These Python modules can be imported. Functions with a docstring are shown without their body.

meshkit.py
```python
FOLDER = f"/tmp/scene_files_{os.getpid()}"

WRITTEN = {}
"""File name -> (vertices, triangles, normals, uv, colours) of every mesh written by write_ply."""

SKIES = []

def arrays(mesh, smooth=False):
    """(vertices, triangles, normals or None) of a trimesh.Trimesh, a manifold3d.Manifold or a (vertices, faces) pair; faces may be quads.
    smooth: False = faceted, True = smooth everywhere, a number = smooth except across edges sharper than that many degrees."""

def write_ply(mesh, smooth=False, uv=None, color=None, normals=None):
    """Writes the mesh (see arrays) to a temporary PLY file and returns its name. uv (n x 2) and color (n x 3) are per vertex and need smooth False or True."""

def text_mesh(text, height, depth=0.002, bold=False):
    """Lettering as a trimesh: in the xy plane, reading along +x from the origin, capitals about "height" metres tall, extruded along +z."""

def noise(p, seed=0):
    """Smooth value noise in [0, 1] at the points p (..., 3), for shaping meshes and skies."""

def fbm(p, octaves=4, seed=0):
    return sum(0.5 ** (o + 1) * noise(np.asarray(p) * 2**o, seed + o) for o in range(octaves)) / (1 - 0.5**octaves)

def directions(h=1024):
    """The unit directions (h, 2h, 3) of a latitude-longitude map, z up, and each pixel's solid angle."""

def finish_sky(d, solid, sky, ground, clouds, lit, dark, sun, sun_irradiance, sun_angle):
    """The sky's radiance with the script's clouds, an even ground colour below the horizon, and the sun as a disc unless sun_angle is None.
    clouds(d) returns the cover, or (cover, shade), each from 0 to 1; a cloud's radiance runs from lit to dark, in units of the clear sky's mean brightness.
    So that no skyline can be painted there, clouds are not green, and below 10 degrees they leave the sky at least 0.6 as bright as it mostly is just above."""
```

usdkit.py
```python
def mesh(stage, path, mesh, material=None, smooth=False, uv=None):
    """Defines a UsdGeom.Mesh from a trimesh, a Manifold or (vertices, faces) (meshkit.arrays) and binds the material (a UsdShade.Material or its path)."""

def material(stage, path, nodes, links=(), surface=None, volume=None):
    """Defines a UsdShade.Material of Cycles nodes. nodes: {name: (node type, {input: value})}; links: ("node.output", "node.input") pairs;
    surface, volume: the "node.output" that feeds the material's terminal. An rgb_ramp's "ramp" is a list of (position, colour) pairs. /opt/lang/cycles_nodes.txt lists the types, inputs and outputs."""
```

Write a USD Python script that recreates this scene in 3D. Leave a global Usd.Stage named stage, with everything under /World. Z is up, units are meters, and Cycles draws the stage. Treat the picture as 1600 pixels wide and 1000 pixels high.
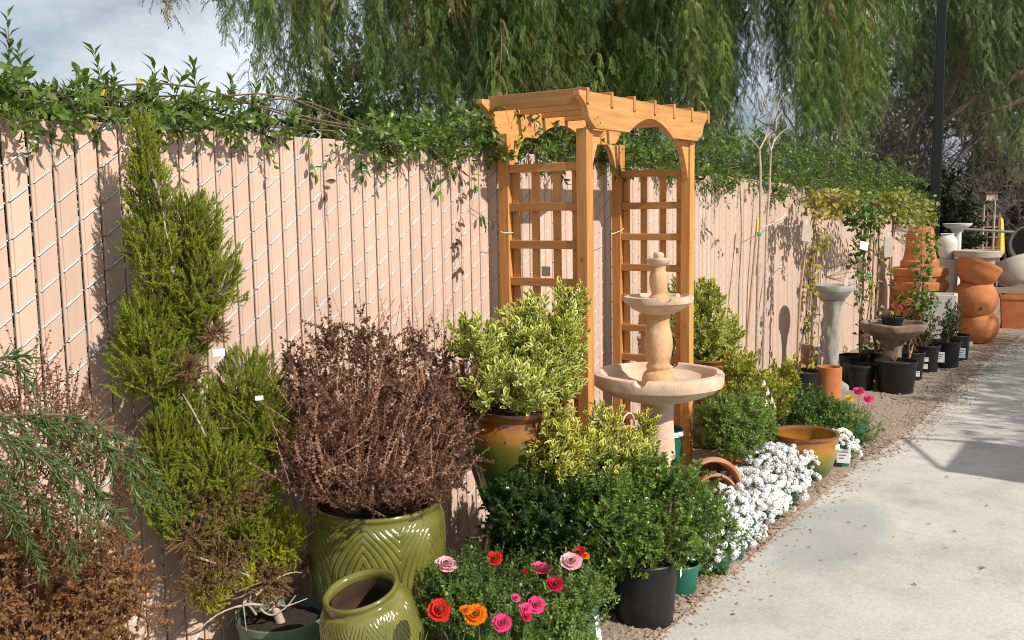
import math
import numpy as np
import trimesh, usdkit, meshkit
import manifold3d as m3
from shapely.geometry import Polygon, box as sbox
from scipy.interpolate import PchipInterpolator
from pxr import Usd, UsdGeom, UsdLux, UsdShade, Gf, Sdf, Vt

stage = Usd.Stage.CreateInMemory()
UsdGeom.SetStageUpAxis(stage, UsdGeom.Tokens.z)
UsdGeom.SetStageMetersPerUnit(stage, 1.0)
world = UsdGeom.Xform.Define(stage, '/World')
stage.SetDefaultPrim(world.GetPrim())

# ---------------------------------------------------------------- camera (x along the fence, y towards the fence, z up)
RC = np.array([[0.55852027, -0.82934113, -0.0157608], [-0.10347601, -0.05080867, -0.99333338], [0.82301143, 0.55642769, -0.11419458]])
CP = np.array([-1.42104564, -2.64171283, 1.54760851])
FPX = 1494.0
cam = UsdGeom.Camera.Define(stage, '/World/camera')
cam.CreateHorizontalApertureAttr(36.0)
cam.CreateVerticalApertureAttr(22.5)
cam.CreateFocalLengthAttr(36.0 * FPX / 1600)
cam.CreateClippingRangeAttr(Gf.Vec2f(0.05, 2000))
cam.CreateExposureAttr(0.22)
mt = Gf.Matrix4d(1.0)
for r, v in enumerate((RC[0], -RC[1], -RC[2], CP)):
    mt.SetRow(r, Gf.Vec4d(*map(float, v), 1.0 if r == 3 else 0.0))
cam.AddTransformOp().Set(mt)

# ---------------------------------------------------------------- sun and sky
SUN_EL, SUN_AZ = math.radians(36), math.radians(-7)     # azimuth from -y towards +x
S = np.array([math.sin(SUN_AZ) * math.cos(SUN_EL), -math.cos(SUN_AZ) * math.cos(SUN_EL), math.sin(SUN_EL)])
sun = UsdLux.DistantLight.Define(stage, '/World/sun')
sun.CreateIntensityAttr(1.25)
sun.CreateAngleAttr(0.55)
sun.CreateNormalizeAttr(True)
sun.CreateColorAttr(Gf.Vec3f(1.0, 0.93, 0.84))
sx = np.cross([0, 0, 1.0], S); sx /= np.linalg.norm(sx); sy = np.cross(S, sx)
sm = Gf.Matrix4d(1.0)
for r, v in enumerate((sx, sy, S)):
    sm.SetRow(r, Gf.Vec4d(*map(float, v), 0.0))
sun.AddTransformOp().Set(sm)
sky_mat = usdkit.material(stage, '/World/Looks/sky_look', {
    'sky': ('sky_texture', {'sky_type': 'single_scattering', 'sun_disc': False, 'sun_elevation': SUN_EL,
                            'sun_rotation': math.atan2(S[0], S[1]), 'altitude': 100.0, 'air_density': 1.0, 'aerosol_density': 1.2, 'ozone_density': 1.6}),
    'tc': ('texture_coordinate', {}),
    'mp': ('mapping', {'scale': (1.0, 1.0, 2.2), 'location': (0.35, 0.2, 0.10)}),
    'n1': ('noise_texture', {'scale': 2.3, 'detail': 7.0, 'roughness': 0.55, 'distortion': 0.3}),
    'rp': ('rgb_ramp', {'ramp': [(0.36, (0, 0, 0)), (0.52, (1, 1, 1))]}),
    'n2': ('noise_texture', {'scale': 4.1, 'detail': 6.0, 'roughness': 0.6}),
    'cl': ('rgb_ramp', {'ramp': [(0.32, (4.6, 5.4, 6.6)), (0.62, (11.0, 11.6, 12.4))]}),
    'mx': ('mix_color', {}),
    'bg': ('background_shader', {'strength': 0.068}),
}, [('tc.generated', 'mp.vector'), ('mp.vector', 'n1.vector'), ('mp.vector', 'n2.vector'), ('n1.fac', 'rp.fac'), ('n2.fac', 'cl.fac'),
    ('rp.color', 'mx.fac'), ('sky.color', 'mx.a'), ('cl.color', 'mx.b'), ('mx.result', 'bg.color')], surface='bg.background')
dome = UsdLux.DomeLight.Define(stage, '/World/sky')
UsdShade.MaterialBindingAPI.Apply(dome.GetPrim()).Bind(sky_mat)
dome.GetPrim().SetCustomDataByKey('kind', 'structure')

# ---------------------------------------------------------------- helpers: stage
LOC, USED = {}, {}


def numbered(path):
    n = USED.get(path, -1) + 1
    USED[path] = n
    return path if n == 0 else '%s_%03d' % (path, n)


def data(p, **kw):
    for k, v in kw.items():
        if v:
            p.SetCustomDataByKey(k, v)


def thing(name, label, category, group=None, loc=(0, 0, 0)):
    path = numbered('/World/' + name)
    x = UsdGeom.Xform.Define(stage, path)
    x.AddTranslateOp().Set(Gf.Vec3d(*map(float, loc)))
    data(x.GetPrim(), label=label, category=category, group=group)
    LOC[path] = np.array(loc, float)
    return path


def vf(m):
    if isinstance(m, list):
        return cat(m)
    if hasattr(m, 'to_mesh'):
        q = m.to_mesh()
        return np.array(q.vert_properties[:, :3], float), np.array(q.tri_verts)
    if isinstance(m, trimesh.Trimesh):
        return np.array(m.vertices), np.array(m.faces)
    return np.asarray(m[0], float), np.asarray(m[1])


def cat(ms):
    vs, fs, n = [], [], 0
    for m in ms:
        v, f = vf(m)
        vs.append(v); fs.append(f + n); n += len(v)
    return np.vstack(vs), np.vstack(fs)


def part(parent, name, mesh, mat, smooth=False, edge=None, label=None, kind=None, top=None):
    """One Mesh prim below parent (mesh in world coordinates)."""
    path = numbered((parent or '/World') + '/' + name)
    v, f = vf(mesh)
    loc = LOC.get(parent, np.zeros(3))
    LOC[path] = loc
    m = usdkit.mesh(stage, path, (v - loc, f), mat, smooth=smooth)
    if edge is not None:
        UsdGeom.PrimvarsAPI(m).CreatePrimvar('edge', Sdf.ValueTypeNames.FloatArray, 'vertex').Set(Vt.FloatArray.FromNumpy(np.asarray(edge, np.float32)))
    data(m.GetPrim(), label=label, kind=kind)
    if top:
        data(m.GetPrim(), label=top[0], category=top[1])
    return path


def struct(name, mesh, mat, smooth=False, kind='structure'):
    p = part(None, name, mesh, mat, smooth, kind=kind)
    return p


def instancer(parent, name, protos, pos, quat, scale, idx, mat, kind='stuff'):
    """protos: list of (v, f); one PointInstancer below parent."""
    path = numbered((parent or '/World') + '/' + name)
    pi = UsdGeom.PointInstancer.Define(stage, path)
    rel = pi.CreatePrototypesRel()
    for k, pm in enumerate(protos):
        pp = '%s/piece_%03d' % (path, k)
        usdkit.mesh(stage, pp, pm, mat)
        rel.AddTarget(pp)
    loc = LOC.get(parent, np.zeros(3))
    pi.CreatePositionsAttr(Vt.Vec3fArray.FromNumpy((pos - loc).astype(np.float32)))
    pi.CreateOrientationsAttr(Vt.QuathArray([Gf.Quath(float(q[0]), float(q[1]), float(q[2]), float(q[3])) for q in quat]))
    pi.CreateScalesAttr(Vt.Vec3fArray.FromNumpy(np.asarray(scale, np.float32)))
    pi.CreateProtoIndicesAttr(Vt.IntArray.FromNumpy(np.asarray(idx, np.int32)))
    data(pi.GetPrim(), kind=kind)
    return path


# ---------------------------------------------------------------- helpers: places
def ray(px, py):
    return RC.T @ np.array([(px - 800) / FPX, (py - 500) / FPX, 1.0])


def at(px, py, y):
    """The point of the vertical plane parallel to the fence at y that is seen at a place of the picture."""
    d = ray(px, py)
    return CP + d * (y - CP[1]) / d[1]


def dist_scale(p):
    return FPX / ((np.asarray(p) - CP) @ RC[2])


def far(px, py, depth):
    d = ray(px, py)
    return CP + d * depth


def blob(px, py, y, rx, ry, deep=None):
    """An ellipsoid of foliage: centre and radii in metres."""
    c = at(px, py, y)
    s = dist_scale(c)
    r = rx / s
    return c, np.array([r, (deep if deep is not None else r), ry / s])


# ---------------------------------------------------------------- helpers: shapes
def unit(v):
    v = np.asarray(v, float)
    return v / np.maximum(np.linalg.norm(v, axis=-1, keepdims=True), 1e-9)


def cbox(c, s, ch=0.003, rot=None):
    """A box with chamfered edges."""
    s = np.asarray(s, float) / 2
    ch = min(ch, s.min() * 0.45)
    pts = []
    for a in (-1, 1):
        for b in (-1, 1):
            for d in (-1, 1):
                k = np.array([a, b, d]) * s
                for ax in range(3):
                    q = k - np.array([a, b, d]) * ch
                    q[ax] = k[ax]
                    pts.append(q)
    m = trimesh.convex.convex_hull(np.array(pts))
    v, f = np.array(m.vertices), np.array(m.faces)
    if rot is not None:
        v = v @ np.asarray(rot).T
    return v + np.asarray(c), f


def rotm(axis, deg):
    return trimesh.transformations.rotation_matrix(math.radians(deg), axis)[:3, :3]


def smoothprof(pts, n=40):
    pts = np.array(pts, float)
    t = np.r_[0, np.cumsum(np.linalg.norm(np.diff(pts, axis=0), axis=1))]
    tt = np.linspace(0, t[-1], n)
    return np.c_[PchipInterpolator(t, pts[:, 0])(tt), PchipInterpolator(t, pts[:, 1])(tt)]


def lathe(prof, c=(0, 0, 0), n=40, disp=None, tilt=None):
    prof = np.asarray(prof, float)
    a = np.linspace(0, 2 * math.pi, n, endpoint=False)
    k = len(prof)
    r = np.repeat(prof[:, 0][:, None], n, 1)
    z = np.repeat(prof[:, 1][:, None], n, 1)
    A = np.repeat(a[None], k, 0)
    if disp is not None:
        r, z = disp(r, z, A)
    v = np.stack([r * np.cos(A), r * np.sin(A), z], -1).reshape(-1, 3)
    i, j = np.meshgrid(np.arange(k - 1), np.arange(n), indexing='ij')
    p, q = i * n + j, i * n + (j + 1) % n
    f = np.concatenate([np.stack([p, q, q + n], -1).reshape(-1, 3), np.stack([p, q + n, p + n], -1).reshape(-1, 3)])
    if tilt is not None:
        v = v @ np.asarray(tilt).T
    return v + np.asarray(c, float), f


def tube(paths, radii, sides=5):
    """Many tubes of the same number of points: paths (n,k,3), radii (n,k) or (k,)."""
    P = np.asarray(paths, float)
    if P.ndim == 2:
        P = P[None]
    n, k = P.shape[:2]
    Rr = np.broadcast_to(np.asarray(radii, float), (n, k))
    T = unit(np.gradient(P, axis=1))
    ref = np.where(np.abs(T[..., 2:3]) > 0.9, np.array([1.0, 0, 0]), np.array([0, 0, 1.0]))
    U = unit(np.cross(T, ref)); W = np.cross(T, U)
    a = np.linspace(0, 2 * math.pi, sides, endpoint=False)
    v = P[:, :, None] + Rr[..., None, None] * (U[:, :, None] * np.cos(a)[:, None] + W[:, :, None] * np.sin(a)[:, None])
    b = np.arange(n)[:, None, None] * (k * sides)
    i = np.arange(k - 1)[None, :, None] * sides
    j = np.arange(sides)[None, None, :]
    p, q = b + i + j, b + i + (j + 1) % sides
    f = np.concatenate([np.stack([p, q, q + sides], -1).reshape(-1, 3), np.stack([p, q + sides, p + sides], -1).reshape(-1, 3)])
    return v.reshape(-1, 3), f


def bend(pts, n=12):
    pts = np.array(pts, float)
    t = np.r_[0, np.cumsum(np.linalg.norm(np.diff(pts, axis=0), axis=1))]
    tt = np.linspace(0, t[-1], n)
    return np.stack([PchipInterpolator(t, pts[:, i])(tt) for i in range(3)], 1)


# outline: (along, across, lift) of the left side; tip and base added
LEAF_FORMS = {
    'needle': [(0.45, 0.5, 0.0)],
    'oval': [(0.3, 0.42, 0.10), (0.68, 0.45, 0.05)],
    'lance': [(0.35, 0.5, 0.12)],
}


def leaves(P, D, N, L, Wd, form='lance', fold=0.5, curl=0.15):
    """Leaves as small folded faces. P base, D direction, N upper side. Returns v, f, edge (0 on the midrib, 1 on the margin)."""
    P, D, N = np.asarray(P, float), unit(D), np.asarray(N, float)
    n = len(P)
    L = np.broadcast_to(np.asarray(L, float), (n,))[:, None]; Wd = np.broadcast_to(np.asarray(Wd, float), (n,))[:, None]
    Sd = unit(np.cross(D, N)); Nn = np.cross(Sd, D)
    if form == 'needle':
        vs = [P, P + D * L * 0.45 - Sd * Wd * 0.5, P + D * L - Nn * L * curl, P + D * L * 0.45 + Sd * Wd * 0.5]
        e = [0.2, 0.6, 1, 0.6]
        F = np.array([[0, 1, 2], [0, 2, 3]])
    elif form == 'lance':
        m = P + D * L * 0.45
        vs = [P, m - Sd * Wd * 0.5 + Nn * Wd * fold * 0.4, m, m + Sd * Wd * 0.5 + Nn * Wd * fold * 0.4, P + D * L - Nn * L * curl]
        e = [0.3, 1, 0, 1, 0.8]
        F = np.array([[0, 2, 1], [1, 2, 4], [0, 3, 2], [2, 3, 4]])
    else:
        m1 = P + D * L * 0.3; m2 = P + D * L * 0.68 - Nn * L * curl * 0.4
        w1 = Sd * Wd * 0.44; w2 = Sd * Wd * 0.46; u = Nn * Wd * fold * 0.35
        vs = [P, m1 - w1 + u, m1, m1 + w1 + u, m2 - w2 + u, m2, m2 + w2 + u, P + D * L - Nn * L * curl]
        e = [0.3, 1, 0, 1, 1, 0.05, 1, 0.9]
        F = np.array([[0, 2, 1], [0, 3, 2], [1, 2, 4], [2, 5, 4], [2, 3, 5], [3, 6, 5], [4, 5, 7], [5, 6, 7]])
    k = len(vs)
    v = np.stack(vs, 1).reshape(-1, 3)
    f = (np.arange(n)[:, None, None] * k + F[None]).reshape(-1, 3)
    return v, f, np.tile(np.array(e, np.float32), n)


def lcat(ls):
    vs, fs, es, n = [], [], [], 0
    for v, f, e in ls:
        vs.append(v); fs.append(f + n); es.append(e); n += len(v)
    return np.vstack(vs), np.vstack(fs), np.concatenate(es)


def sprigs(rng, B, D, L, nl, ll, lw, spread=55, start=0.15, droop=0.0, form='lance', size_jit=0.3, taper=0.35, tuft=0, fold=0.5, curl=0.15):
    """Shoots with leaves around them. Returns (leaf mesh, shoot paths)."""
    n = len(B)
    D = unit(D); L = np.broadcast_to(np.asarray(L, float), (n,))
    t = np.linspace(start, 1.0, nl)[None] + rng.uniform(-0.03, 0.03, (n, nl))
    down = np.array([0, 0, -1.0])
    pos = B[:, None] + D[:, None] * (L[:, None] * t)[..., None] + down * (droop * L[:, None] * t ** 2)[..., None]
    T = unit(D[:, None] + down * (2 * droop * t)[..., None])
    ref = unit(np.cross(T, rng.normal(size=(n, 1, 3))))
    W = np.cross(T, ref)
    az = np.arange(nl)[None] * 2.4 + rng.uniform(0, 6.28, (n, 1)) + rng.normal(0, 0.25, (n, nl))
    rad = ref * np.cos(az)[..., None] + W * np.sin(az)[..., None]
    sp = np.radians(spread * (1 - 0.45 * t) + rng.normal(0, 9, (n, nl)))[..., None]
    d = T * np.cos(sp) + rad * np.sin(sp)
    nn = T * np.sin(sp) - rad * np.cos(sp)
    sz = rng.uniform(1 - size_jit, 1 + size_jit, (n, nl)) * (1 - taper * np.abs(t - 0.5) * 1.2)
    lf = leaves(pos.reshape(-1, 3), d.reshape(-1, 3), nn.reshape(-1, 3), (ll * sz).ravel(), (lw * sz).ravel(), form, fold, curl)
    tt = np.array([0.0, 0.5, 1.0])
    stem = B[:, None] + D[:, None] * (L[:, None] * tt)[..., None] + down * (droop * L[:, None] * tt ** 2)[..., None]
    return lf, stem


def in_blobs(rng, blobs, n, inner=0.55, out=1.0, up=0.5, jit=0.4, top=1.0, lump=0.25, seed=0, low=-1.0):
    """Starting points and directions of n shoots in a crown made of ellipsoids [(centre, radii)]."""
    w = np.array([(r[0] * r[1] + r[0] * r[2] + r[1] * r[2]) for _, r in blobs])
    k = rng.choice(len(blobs), n, p=w / w.sum())
    c = np.array([b[0] for b in blobs])[k]; r = np.array([b[1] for b in blobs])[k]
    u = unit(rng.normal(size=(n, 3)))
    bad = u[:, 2] < low
    u[bad, 2] = np.abs(u[bad, 2]); 
    rr = rng.uniform(inner ** 3, 1.0, n) ** (1 / 3)
    ln = meshkit.noise(u * 2.3 + c * 7.1, seed) * 2 - 1
    rr = rr * (1 + lump * ln)
    p = c + u * r * rr[:, None]
    d = unit(u * out + np.array([0, 0, up]) + rng.normal(0, jit, (n, 3)))
    return p, d


def shrub(rng, parent, blobs, n, mat, stem_mat, L=0.1, nl=9, ll=0.02, lw=0.01, root=None, nbranch=40, sname='stem', fname='foliage', seed=0, stems=True, thin=1.0, **kw):
    ck = {k: kw.pop(k) for k in ('inner', 'out', 'up', 'jit', 'lump', 'low') if k in kw}
    p, d = in_blobs(rng, blobs, n, seed=seed, **ck)
    Ls = L * rng.uniform(0.6, 1.3, n)
    B = p - d * Ls[:, None] * 0.6
    lf, st = sprigs(rng, B, d, Ls, nl, ll, lw, **kw)
    part(parent, fname, (lf[0], lf[1]), mat, edge=lf[2], kind='stuff')
    if stems:
        ms = [tube(st, np.array([0.0016, 0.0013, 0.0007]) * thin * (L / 0.1) ** 0.5, 3)]
        if root is not None:
            pick = rng.choice(n, min(nbranch, n), replace=False)
            e = B[pick]
            s = np.broadcast_to(np.asarray(root, float), e.shape) + rng.normal(0, 0.012, e.shape) * np.array([1, 1, 0])
            mid = s * 0.5 + e * 0.5 + np.array([0, 0, -0.05]) * np.linalg.norm(e - s, axis=1)[:, None] + rng.normal(0, 0.02, e.shape)
            q1 = s * 0.8 + mid * 0.2
            ms.append(tube(np.stack([s, q1, mid, e], 1), np.array([0.006, 0.005, 0.0035, 0.0015]), 4))
        part(parent, sname, cat(ms), stem_mat, smooth=False, kind='stuff')
    return p, d


# ---------------------------------------------------------------- materials
LK = '/World/Looks/'


def leaf_mat(name, stops, trans=0.28, rough=0.45, spec=0.4, clump=0.35, clump_scale=9.0, margin=None, tcol=None):
    """Leaf colours vary from leaf to leaf and from clump to clump; margin = colour stops of a leaf's edge (variegated)."""
    nodes = {
        'g': ('geometry', {}), 'oi': ('object_info', {}),
        'ad': ('math', {'math_type': 'add'}), 'fr': ('math', {'math_type': 'fraction'}),
        'r': ('rgb_ramp', {'ramp': stops}),
        'n': ('noise_texture', {'scale': clump_scale, 'detail': 2.0}),
        'mr': ('map_range', {'from_min': 0.3, 'from_max': 0.7, 'to_min': 1 - clump, 'to_max': 1 + clump}),
        'cm': ('combine_color', {}),
        'mu': ('mix_color', {'blend_type': 'multiply', 'fac': 1.0}),
        'p': ('principled_bsdf', {'roughness': rough, 'specular_ior_level': spec}),
        't': ('translucent_bsdf', {}),
        'tm': ('mix_color', {'blend_type': 'multiply', 'fac': 1.0, 'b': tcol or (1.1, 1.25, 0.55)}),
        'mx': ('mix_closure', {'fac': trans}),
    }
    links = [('g.random_per_island', 'ad.value1'), ('oi.random', 'ad.value2'), ('ad.value', 'fr.value1'), ('fr.value', 'r.fac'), ('g.position', 'n.vector'), ('n.fac', 'mr.value'),
             ('mr.result', 'cm.r'), ('mr.result', 'cm.g'), ('mr.result', 'cm.b'), ('cm.color', 'mu.b'),
             ('mu.result', 'p.base_color'), ('mu.result', 'tm.a'), ('tm.result', 't.color'), ('p.BSDF', 'mx.closure1'), ('t.BSDF', 'mx.closure2')]
    if margin:
        nodes['m'] = ('rgb_ramp', {'ramp': margin})
        nodes['at'] = ('attribute', {'attribute': 'edge'})
        nodes['er'] = ('rgb_ramp', {'ramp': [(0.25, (0, 0, 0)), (0.6, (1, 1, 1))]})
        nodes['vm'] = ('mix_color', {})
        links += [('fr.value', 'm.fac'), ('at.fac', 'er.fac'), ('er.color', 'vm.fac'), ('r.color', 'vm.a'), ('m.color', 'vm.b'), ('vm.result', 'mu.a')]
    else:
        links.append(('r.color', 'mu.a'))
    return usdkit.material(stage, LK + name, nodes, links, surface='mx.closure')


def plain(name, col, rough=0.6, var=0.15, scale=20.0, spec=0.4, bump=0.0, bscale=60.0, stretch=(1, 1, 1), coat=0.0, metal=0.0, col2=None, obj_var=0.0, detail=5.0, dark=None):
    """A colour with uneven tone and fine relief."""
    c = np.array(col, float)
    lo, hi = (c * (1 - var), c * (1 + var)) if col2 is None else (c, np.array(col2, float))
    nodes = {
        'g': ('geometry', {}), 'mp': ('mapping', {'scale': stretch}),
        'n': ('noise_texture', {'scale': scale, 'detail': detail, 'roughness': 0.6}),
        'r': ('rgb_ramp', {'ramp': [(0.3, tuple(lo)), (0.7, tuple(np.minimum(hi, 0.95)))]}),
        'p': ('principled_bsdf', {'roughness': rough, 'specular_ior_level': spec, 'coat_weight': coat, 'coat_roughness': 0.08, 'metallic': metal}),
    }
    links = [('g.position', 'mp.vector'), ('mp.vector', 'n.vector'), ('n.fac', 'r.fac')]
    last = 'r.color'
    if obj_var:
        nodes['oi'] = ('object_info', {})
        nodes['ov'] = ('map_range', {'from_min': 0.0, 'from_max': 1.0, 'to_min': 1 - obj_var, 'to_max': 1 + obj_var})
        nodes['cc'] = ('combine_color', {})
        nodes['om'] = ('mix_color', {'blend_type': 'multiply', 'fac': 1.0})
        links += [('oi.random', 'ov.value'), ('ov.result', 'cc.r'), ('ov.result', 'cc.g'), ('ov.result', 'cc.b'), ('cc.color', 'om.b'), (last, 'om.a')]
        last = 'om.result'
    if dark:                                             # blotches of dirt: (colour, scale, from, to)
        nodes['dn'] = ('noise_texture', {'scale': dark[1], 'detail': 6.0, 'roughness': 0.65})
        nodes['dr'] = ('rgb_ramp', {'ramp': [(dark[2], (0, 0, 0)), (dark[3], (1, 1, 1))]})
        nodes['dm'] = ('mix_color', {'b': dark[0]})
        links += [('g.position', 'dn.vector'), ('dn.fac', 'dr.fac'), ('dr.color', 'dm.fac'), (last, 'dm.a')]
        last = 'dm.result'
    links.append((last, 'p.base_color'))
    if bump:
        nodes['bn'] = ('noise_texture', {'scale': bscale, 'detail': 6.0, 'roughness': 0.65})
        nodes['b'] = ('bump', {'strength': bump, 'distance': 0.01})
        links += [('mp.vector', 'bn.vector'), ('bn.fac', 'b.height'), ('b.normal', 'p.normal')]
    return usdkit.material(stage, LK + name, nodes, links, surface='p.BSDF')


M = {}
M['slat'] = plain('fence_slat_look', (0.525, 0.378, 0.292), rough=0.5, var=0.045, scale=7.0, spec=0.35, bump=0.08, bscale=90.0, stretch=(6, 6, 0.5), obj_var=0.06, dark=((0.40, 0.29, 0.22), 2.3, 0.56, 0.85))
M['wire'] = plain('galvanised_wire_look', (0.56, 0.60, 0.64), rough=0.42, var=0.25, scale=60.0, metal=0.35, spec=0.5)
M['wood'] = plain('cedar_look', (0.43, 0.195, 0.052), rough=0.55, scale=5.0, var=0.25, stretch=(4, 4, 4), bump=0.15, bscale=30.0, obj_var=0.12, col2=(0.60, 0.29, 0.095))
M['wood_v'] = plain('cedar_post_look', (0.40, 0.175, 0.045), rough=0.55, scale=6.0, stretch=(9, 9, 0.55), bump=0.2, bscale=14.0, obj_var=0.12, col2=(0.57, 0.275, 0.08), dark=((0.20, 0.075, 0.02), 11.0, 0.66, 0.74))
M['wood_x'] = plain('cedar_beam_look', (0.45, 0.205, 0.057), rough=0.55, scale=6.0, stretch=(0.55, 9, 9), bump=0.2, bscale=14.0, obj_var=0.12, col2=(0.62, 0.325, 0.11), dark=((0.24, 0.09, 0.025), 10.0, 0.655, 0.73))
M['wood_y'] = plain('cedar_rafter_look', (0.37, 0.165, 0.047), rough=0.6, scale=6.0, stretch=(9, 0.55, 9), bump=0.2, bscale=14.0, obj_var=0.15, col2=(0.49, 0.235, 0.075), dark=((0.18, 0.07, 0.02), 11.0, 0.66, 0.74))
M['sandstone'] = plain('sandstone_look', (0.50, 0.345, 0.235), rough=0.88, scale=6.0, bump=0.4, bscale=110.0, col2=(0.68, 0.55, 0.43), spec=0.2, dark=((0.44, 0.27, 0.16), 8.0, 0.50, 0.74))
M['ochre'] = plain('ochre_stone_look', (0.47, 0.25, 0.105), rough=0.88, scale=9.0, bump=0.4, bscale=110.0, col2=(0.62, 0.42, 0.255), spec=0.2)
M['terracotta'] = plain('terracotta_look', (0.34, 0.115, 0.036), rough=0.85, scale=6.0, bump=0.2, col2=(0.47, 0.185, 0.07), spec=0.25, dark=((0.44, 0.26, 0.16), 7.0, 0.6, 0.8))
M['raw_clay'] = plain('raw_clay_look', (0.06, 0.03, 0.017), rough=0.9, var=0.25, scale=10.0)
M['dusty_clay'] = plain('dusty_terracotta_look', (0.40, 0.17, 0.075), rough=0.9, scale=12.0, bump=0.2, col2=(0.52, 0.32, 0.20), spec=0.2)
M['grey_clay'] = plain('grey_planter_look', (0.36, 0.31, 0.25), rough=0.8, var=0.1, scale=10.0, bump=0.1)
M['dark_clay'] = plain('dark_planter_look', (0.06, 0.06, 0.057), rough=0.8, var=0.2, scale=10.0)
M['white_clay'] = plain('white_planter_look', (0.55, 0.53, 0.48), rough=0.8, var=0.12, scale=10.0, bump=0.1)
M['concrete_grey'] = plain('weathered_concrete_look', (0.27, 0.26, 0.23), rough=0.9, var=0.25, scale=14.0, bump=0.4, bscale=60.0)
M['rock'] = plain('rustic_concrete_look', (0.19, 0.135, 0.09), rough=0.9, var=0.35, scale=12.0, bump=0.8, bscale=25.0)
M['black_plastic'] = plain('black_plastic_look', (0.010, 0.0105, 0.011), rough=0.42, var=0.3, scale=9.0, spec=0.3, dark=((0.045, 0.04, 0.035), 12.0, 0.62, 0.85))
M['green_plastic'] = plain('green_plastic_look', (0.012, 0.105, 0.07), rough=0.4, var=0.15, scale=12.0)
M['dull_green_plastic'] = plain('dull_green_plastic_look', (0.10, 0.16, 0.11), rough=0.5, var=0.15)
M['soil'] = plain('potting_soil_look', (0.035, 0.024, 0.017), rough=1.0, var=0.5, scale=60.0, bump=1.0, bscale=90.0)
M['white'] = plain('white_tag_look', (0.78, 0.79, 0.80), rough=0.5, var=0.03)
M['ink'] = plain('tag_print_look', (0.12, 0.12, 0.14), rough=0.6, var=0.1)
M['yellow_tape'] = plain('yellow_tape_look', (0.75, 0.50, 0.03), rough=0.5, var=0.1)
M['teal_tie'] = plain('teal_tie_look', (0.02, 0.22, 0.20), rough=0.5, var=0.1)
M['pole'] = plain('dark_green_paint_look', (0.006, 0.010, 0.009), rough=0.4, var=0.1, spec=0.4)
M['pipe'] = plain('galvanised_pipe_look', (0.14, 0.143, 0.147), rough=0.6, var=0.15, metal=0.1)
M['bark'] = plain('bark_look', (0.16, 0.105, 0.07), rough=0.9, var=0.4, scale=30.0, bump=0.5, bscale=50.0)
M['pale_bark'] = plain('pale_bark_look', (0.42, 0.33, 0.26), rough=0.85, var=0.3, scale=30.0, bump=0.4, bscale=70.0)
M['grey_twig'] = plain('grey_twig_look', (0.17, 0.148, 0.125), rough=0.9, var=0.35, scale=3.0)
M['brown_twig'] = plain('brown_twig_look', (0.23, 0.13, 0.085), rough=0.8, var=0.3, scale=20.0)
M['green_stem'] = plain('green_stem_look', (0.09, 0.13, 0.035), rough=0.6, var=0.3, scale=20.0)
M['stake'] = plain('bamboo_stake_look', (0.36, 0.23, 0.13), rough=0.75, var=0.4, scale=18.0, stretch=(5, 5, 0.6))
M['canvas'] = plain('shade_canvas_look', (0.12, 0.16, 0.13), rough=0.9, var=0.1)

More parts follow.
